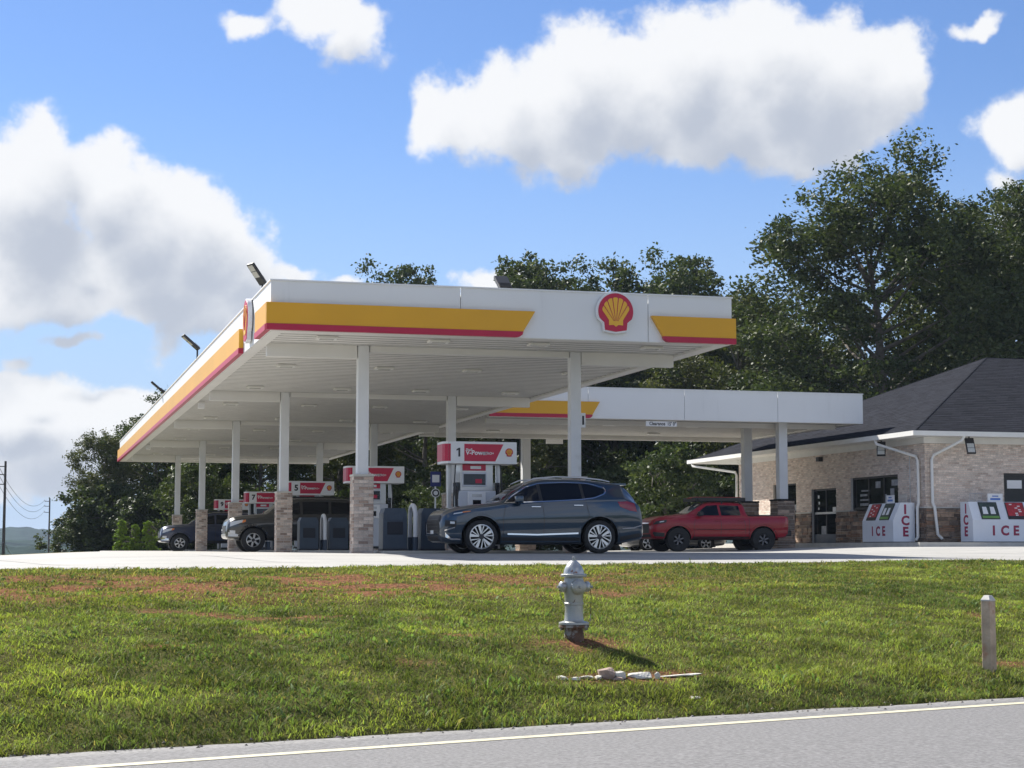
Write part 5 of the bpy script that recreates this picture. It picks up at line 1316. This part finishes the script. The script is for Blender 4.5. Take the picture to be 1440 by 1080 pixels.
wagon('dark grey sport wagon nose out beyond the second brick pier', (6.62, 60.75, 0.0), paint('graphite_paint', (.024,.025,.026), .35), bumper_m=pump_steel)
wagon('navy sport wagon nose out by the farthest brick piers', (6.20, 84.2, -.02), paint('navy_paint', (.016,.028,.075), .3), bumper_m=chrome)
def saloon():
    L = 4.3
    st = [(0,.60,.30,.52,.60,.45),(.08,.74,.22,.62,.68,.58),(.25,.82,.19,.70,.76,.66),(.8,.87,.18,.82,.88,.72),(1.15,.88,.18,.88,.95,.74),(1.6,.88,.18,.91,1.22,.66),(2.0,.88,.18,.93,1.40,.60),(2.6,.88,.18,.95,1.44,.59),(3.1,.88,.18,.96,1.38,.60),(3.6,.87,.19,.96,1.12,.68),(3.9,.86,.22,.95,1.03,.70),(4.2,.80,.26,.84,.92,.66),(4.3,.70,.32,.60,.66,.55)]
    p = paint('silver_paint', (.10,.105,.11), .3, .4)
    c = Car('saloon_car', 'dark silver saloon car glimpsed beneath and behind the red pickup', (24.15, 70.6, 0.0), 0, dict(st=st, L=L, arches=[(.80,.32),(3.36,.32)], ra=.375), p, GV)
    c.patch('side_glass', [(1.50,.95),(2.35,.97)], [(1.75,1.17),(2.34,1.33)], car_glass, .006, nx=10); c.patch('side_glass', [(2.42,.97),(3.35,1.0)], [(2.42,1.335),(3.20,1.22)], car_glass, .006, nx=10)
    c.windscreen(1.22, .9, 1.92, 1.3, .66, .54, car_glass); c.patch('headlamp', [(.10,.55),(.45,.64)], [(.12,.64),(.48,.72)], lamp_clear, .008, nx=6, nz=2)
    c.patch('tail_lamp', [(4.0,.70),(4.2,.68)], [(3.98,.88),(4.18,.84)], lamp_red, .008, nx=5, nz=3)
    c.wheels(.325, .225, .20, 'five', .77); MB().box(.5, 3.9, -.55, .55, .17, .22).build('underbody', well, c.t)
saloon()

# ------------------------------------------------------------------ trees
def leaf_material(name, a, bcol, trans=.20):
    m = mat(name, (1,1,1), .55, var=.0, tint=True, trans=trans, spec=.12); N = m.node_tree.nodes; L = m.node_tree.links
    return m
leafm = leaf_material('leaf', None, None)
def tubes_np(b, p0, p1, r0, r1, bend, n=5, seg=3):
    p0 = Vector(p0); p1 = Vector(p1); b.tube([p0.lerp(p1, f)+Vector(bend)*math.sin(PI*f) for f in np.linspace(0,1,seg+1)], [r0+(r1-r0)*f for f in np.linspace(0,1,seg+1)], n)
def tree_mesh(seed, H, Rm, base, nl, ncl, npl, leaf, cols, flat=1.0, trunk_r=.28, conic=False, lobe=(.30,.46)):
    r = np.random.default_rng(seed); rr = random.Random(seed)
    tk = MB(); lean = Vector((rr.uniform(-.6,.6), rr.uniform(-.6,.6), 0))
    top = H*.72
    def trunk(f): return Vector((lean.x*f*f, lean.y*f*f, top*f))
    tk.tube([trunk(f)+Vector((rr.uniform(-.1,.1), rr.uniform(-.1,.1), 0))*(f > 0) for f in np.linspace(0, 1, 7)], [trunk_r*(1-.78*f)*(1.25 if f == 0 else 1) for f in np.linspace(0, 1, 7)], 8)
    Cc = []; Cs = []
    ga = PI*(3-math.sqrt(5))
    for i in range(nl):
        f = (i+.5)/nl; z = base+(H-base)*(.06+.86*f)+rr.uniform(-.05,.05)*H
        if conic: rad = Rm*(1-f)**.85*.75
        else: rad = Rm*(math.sin(PI*min(1, (.20+.74*f)))**.75)*.70
        ang = i*ga+rr.uniform(-.4,.4); rad *= rr.uniform(.55, 1.12)
        c = Vector((math.cos(ang)*rad, math.sin(ang)*rad*flat, z)); lr = Rm*rr.uniform(*lobe)*(1-.35*f if conic else 1)
        fz = min(.98, max(.16, (z-Rm*.35)/top)); tubes_np(tk, trunk(fz), c, trunk_r*.42*(1-.5*fz), .03, (0,0,-.05*rad), 5, 3)
        for k in range(max(3, ncl//4)):
            if rr.random() < .5: 
                d = Vector((rr.gauss(0,1), rr.gauss(0,1), rr.gauss(0,.8))).normalized()*lr*.85; tubes_np(tk, c.lerp(trunk(fz), .25), c+d, .035, .012, (0,0,.1), 4, 2)
        d = r.normal(size=(ncl, 3)); d /= np.linalg.norm(d, axis=1)[:, None]
        rad_ = lr*r.uniform(.45, 1.05, (ncl, 1)); P = np.array(c)+d*rad_*np.array([1, flat, .78])
        Cc.append(P); Cs.append(np.full(ncl, lr*.25))
    C = np.concatenate(Cc); Sg = np.concatenate(Cs); n = len(C)*npl
    ci = np.repeat(np.arange(len(C)), npl)
    P = C[ci]+r.normal(size=(n, 3))*Sg[ci][:, None]*np.array([.62,.62,.46])
    P = P[P[:, 2] > base*.5]; n = len(P); ci = ci[:n]
    nv = r.normal(size=(n, 3))+np.array([0,0,.7]); nv /= np.linalg.norm(nv, axis=1)[:, None]
    t = np.cross(nv, r.normal(size=(n, 3))); t /= np.linalg.norm(t, axis=1)[:, None]; b2 = np.cross(nv, t)
    l = leaf*r.uniform(.55, 1.35, n)[:, None]; w = l*.55
    V = np.stack([P-t*l*.5, P+b2*w*.5-t*l*.05, P+t*l*.5, P-b2*w*.5-t*l*.05], 1).reshape(-1, 3)
    F = np.arange(n*4).reshape(-1, 4)
    ct = r.uniform(0, 1, len(C))[ci]; q = np.clip(ct*.55+r.uniform(0, 1, n)*.45, 0, 1)[:, None]
    a, bb, cc = [np.array(x) for x in cols]
    col = np.where(q < .5, a*(1-q*2)+bb*q*2, bb*(2-q*2)+cc*(q*2-1))
    crown = mesh_np('crown', V, F, leafm, tint=col)
    to = tk.build('trunk', bark, None, 60); tm = to.data; bpy.data.objects.remove(to)
    return tm, crown
OAK = ((.030,.045,.018),(.058,.078,.030),(.115,.130,.052)); OLIVE = ((.042,.052,.020),(.076,.088,.032),(.130,.128,.048)); PALE = ((.036,.054,.022),(.066,.090,.034),(.12,.14,.055)); THUJA = ((.10,.17,.022),(.18,.27,.035),(.26,.35,.05))
PROTO = {
 'big': tree_mesh(1, 22.5, 9.0, 3.0, 50, 20, 92, .25, OAK, trunk_r=.46, lobe=(.19,.33)),
 'oak': tree_mesh(2, 18, 7.0, 1.6, 26, 19, 74, .27, OAK, trunk_r=.36, lobe=(.24,.38)),
 'oak_b': tree_mesh(3, 17, 6.2, .8, 24, 19, 74, .27, OLIVE, trunk_r=.32, lobe=(.24,.40)),
 'tall': tree_mesh(4, 20, 5.6, 1.2, 26, 18, 74, .27, OAK, trunk_r=.34, lobe=(.26,.40)),
 'pale': tree_mesh(5, 6.5, 3.4, .5, 16, 16, 40, .26, PALE, trunk_r=.14, lobe=(.28,.44)),
 'bush': tree_mesh(6, 4.2, 3.6, .15, 14, 18, 46, .26, OAK, trunk_r=.10, lobe=(.32,.46)),
 'thuja': tree_mesh(8, 2.6, .85, .05, 22, 14, 30, .12, THUJA, trunk_r=.06, conic=True, lobe=(.26,.42)),
}
def tree(kind, name, label, x, y, H=None, s=1.0, sx=1.0, rz=0, group=None, z=None, cat='tree'):
    t = thing(name, label, cat, (x, y, (gz(x, y) if z is None else z)-.1), rz, group)
    tm, cr = PROTO[kind]; link('trunk', tm, t); link('crown', cr, t); t.scale = (s*sx, s*sx, s); return t
# tall trees behind the shop
tree('big', 'broadleaf_tree', 'tallest spreading dark green tree rising behind the shop roof', 46.0, 89.5, s=.97, sx=1.2, rz=.6)
tree('oak', 'broadleaf_tree', 'tall dark tree at the right edge behind the shop ridge', 58.5, 92.0, s=1.22, sx=1.1, rz=2.2)
tree('big', 'broadleaf_tree', 'wide dark crown meeting the right edge of the picture', 56.0, 90.5, s=.93, sx=1.0, rz=3.4)
tree('tall', 'broadleaf_tree', 'dark tree filling the gap right of the tallest tree', 56.0, 99, s=1.12, rz=4.0)
WG = 'dark trees of the wood behind the forecourt'
rows = [
 ('oak_b', 42.0, 100, .92, 1.1, 'broad tree left of the tallest tree above the side canopy'), ('oak', 50.0, 101, .80, 1.1, 'dark tree under the left side of the tallest crown'),
 ('tall', 43.5, 115, 1.05, 1.0, 'dark tree whose top stands above the canopy right end'), ('oak', 39.2, 117, 1.10, 1.0, 'rounded tree top between the emblem and the canopy right end'),
 ('tall', 34.6, 119, 1.07, 1.1, 'tall tree top above the middle of the canopy front'), ('oak_b', 31.0, 121, 1.06, .8, 'small tree top beside the roof floodlight'),
 ('tall', 38.0, 124, 1.05, 1.1, 'tree top just left of the canopy emblem'), ('oak_b', 46.0, 110, 1.05, 1.2, 'broad tree between the canopy right end and the tallest tree'), ('oak', 41.5, 108, 1.0, 1.15, 'dark tree directly behind the canopy right end'), ('oak', 37.0, 110, .9, 1.0, 'dark tree seen low behind the side canopy'), ('oak_b', 30.0, 107, .9, 1.1, 'dark tree seen between the front right column and pump one'),
 ('tall', 30.6, 147, 1.28, .9, 'distant tree top above the left part of the canopy front'), ('oak', 24.5, 110, .72, 1.1, 'dark tree behind pump one under the canopy'),
 ('oak_b', 19.5, 112, .66, 1.2, 'dark tree behind pump number three'), ('oak', 14.6, 114, .58, 1.2, 'dark tree behind pump number five'),
 ('tall', 11.2, 117, .52, 1.35, 'dark tree behind the far brick piers'), ('oak', 8.3, 113.5, .56, 1.05, 'tallest of the trees left of the canopy'),
 ('oak_b', 4.9, 113.0, .46, 1.0, 'dark tree forming the left end of the wood'), ('oak', 34.5, 130, .9, 1.1, 'tree deep in the wood behind the side canopy'), ('oak_b', 26, 130, .85, 1.2, 'tree deep in the wood behind pump one'), ('oak', 21.5, 120, .62, 1.3, 'tree filling the wood behind pump three'), ('oak_b', 12.5, 122, .56, 1.4, 'tree filling the wood behind the farthest pumps'), ('oak', 7.6, 120, .50, 1.3, 'tree filling the wood behind the small conifers'), ('tall', 48.5, 128, .95, 1.2, 'tree deep in the wood behind the shop'), ('oak', 17, 130, .55, 1.5, 'tree deep in the wood behind pump five')]
for i, (k, x, y, s, sx, lb) in enumerate(rows): tree(k, 'broadleaf_tree', lb, x, y, s=s, sx=sx, rz=i*1.37, group=WG)
bs = [(7.0,108.5,.75,'beside the left conifers'),(12,109,.95,'behind the navy wagon'),(16.5,107.5,.95,'behind the grey wagon'),(21,106,1.0,'left of pump one'),(25.5,104.5,1.0,'right behind pump one'),(30,103,1.1,'behind the blue crossover roof'),(34,100,1.1,'behind the blue crossover tail'),(38,97.5,1.1,'left of the red pickup'),(42,95,1.1,'behind the shop end'),(3.7,111,.62,'at the left end of the wood'),(9.6,111.5,1.0,'behind the pale young tree left of the canopy'),(5.6,110.5,.95,'behind the small conifers')]
for i, (x, y, s, lb) in enumerate(bs): tree('bush', 'undergrowth_bush', 'dense dark bush %s' % lb, x, y, s=s, sx=1.15, rz=i*2.1, group='undergrowth along the wood edge', cat='bush')
tree('pale', 'young_tree', 'pale green young tree between the two farthest canopy columns', 10.0, 105.5, s=.86, rz=.4)
tree('pale', 'young_tree', 'sunlit pale green young tree between the side canopy and shop end', 32.6, 88.0, s=.88, rz=2.4)
tree('pale', 'young_tree', 'pale low tree seen left of pump one', 22.3, 100.0, s=.55, rz=3.9)
for i, (x, y, s, lb) in enumerate(((5.5,102.6,.80,'left and bushiest of the small yellow-green conifers'),(6.25,102.9,.70,'middle one of the small yellow-green conifers'),(6.95,102.5,.78,'right one of the small yellow-green conifers'))):
    tree('thuja', 'conifer_shrub', lb, x, y, s=s*1.08, sx=.92, rz=i*1.9, group='small conifers left of the canopy', z=-.22, cat='conifer')

# ------------------------------------------------------------------ air
hz = MB().box(-4600, 4600, -4400, 4700, -24, 44).build('haze', mat('haze_placeholder', (1,1,1)))
hm = bpy.data.materials.new('haze_air'); hm.use_nodes = True; N = hm.node_tree.nodes; N.remove(N['Principled BSDF'])
pv = N.new('ShaderNodeVolumePrincipled'); pv.inputs['Color'].default_value = (.66,.80,1.0,1); pv.inputs['Density'].default_value = 0.00014; pv.inputs['Anisotropy'].default_value = 0
hm.node_tree.links.new(pv.outputs[0], N['Material Output'].inputs['Volume']); hz.data.materials.clear(); hz.data.materials.append(hm)
tag(hz, 'thin pale blue air haze over the whole place', 'haze', kind='stuff')
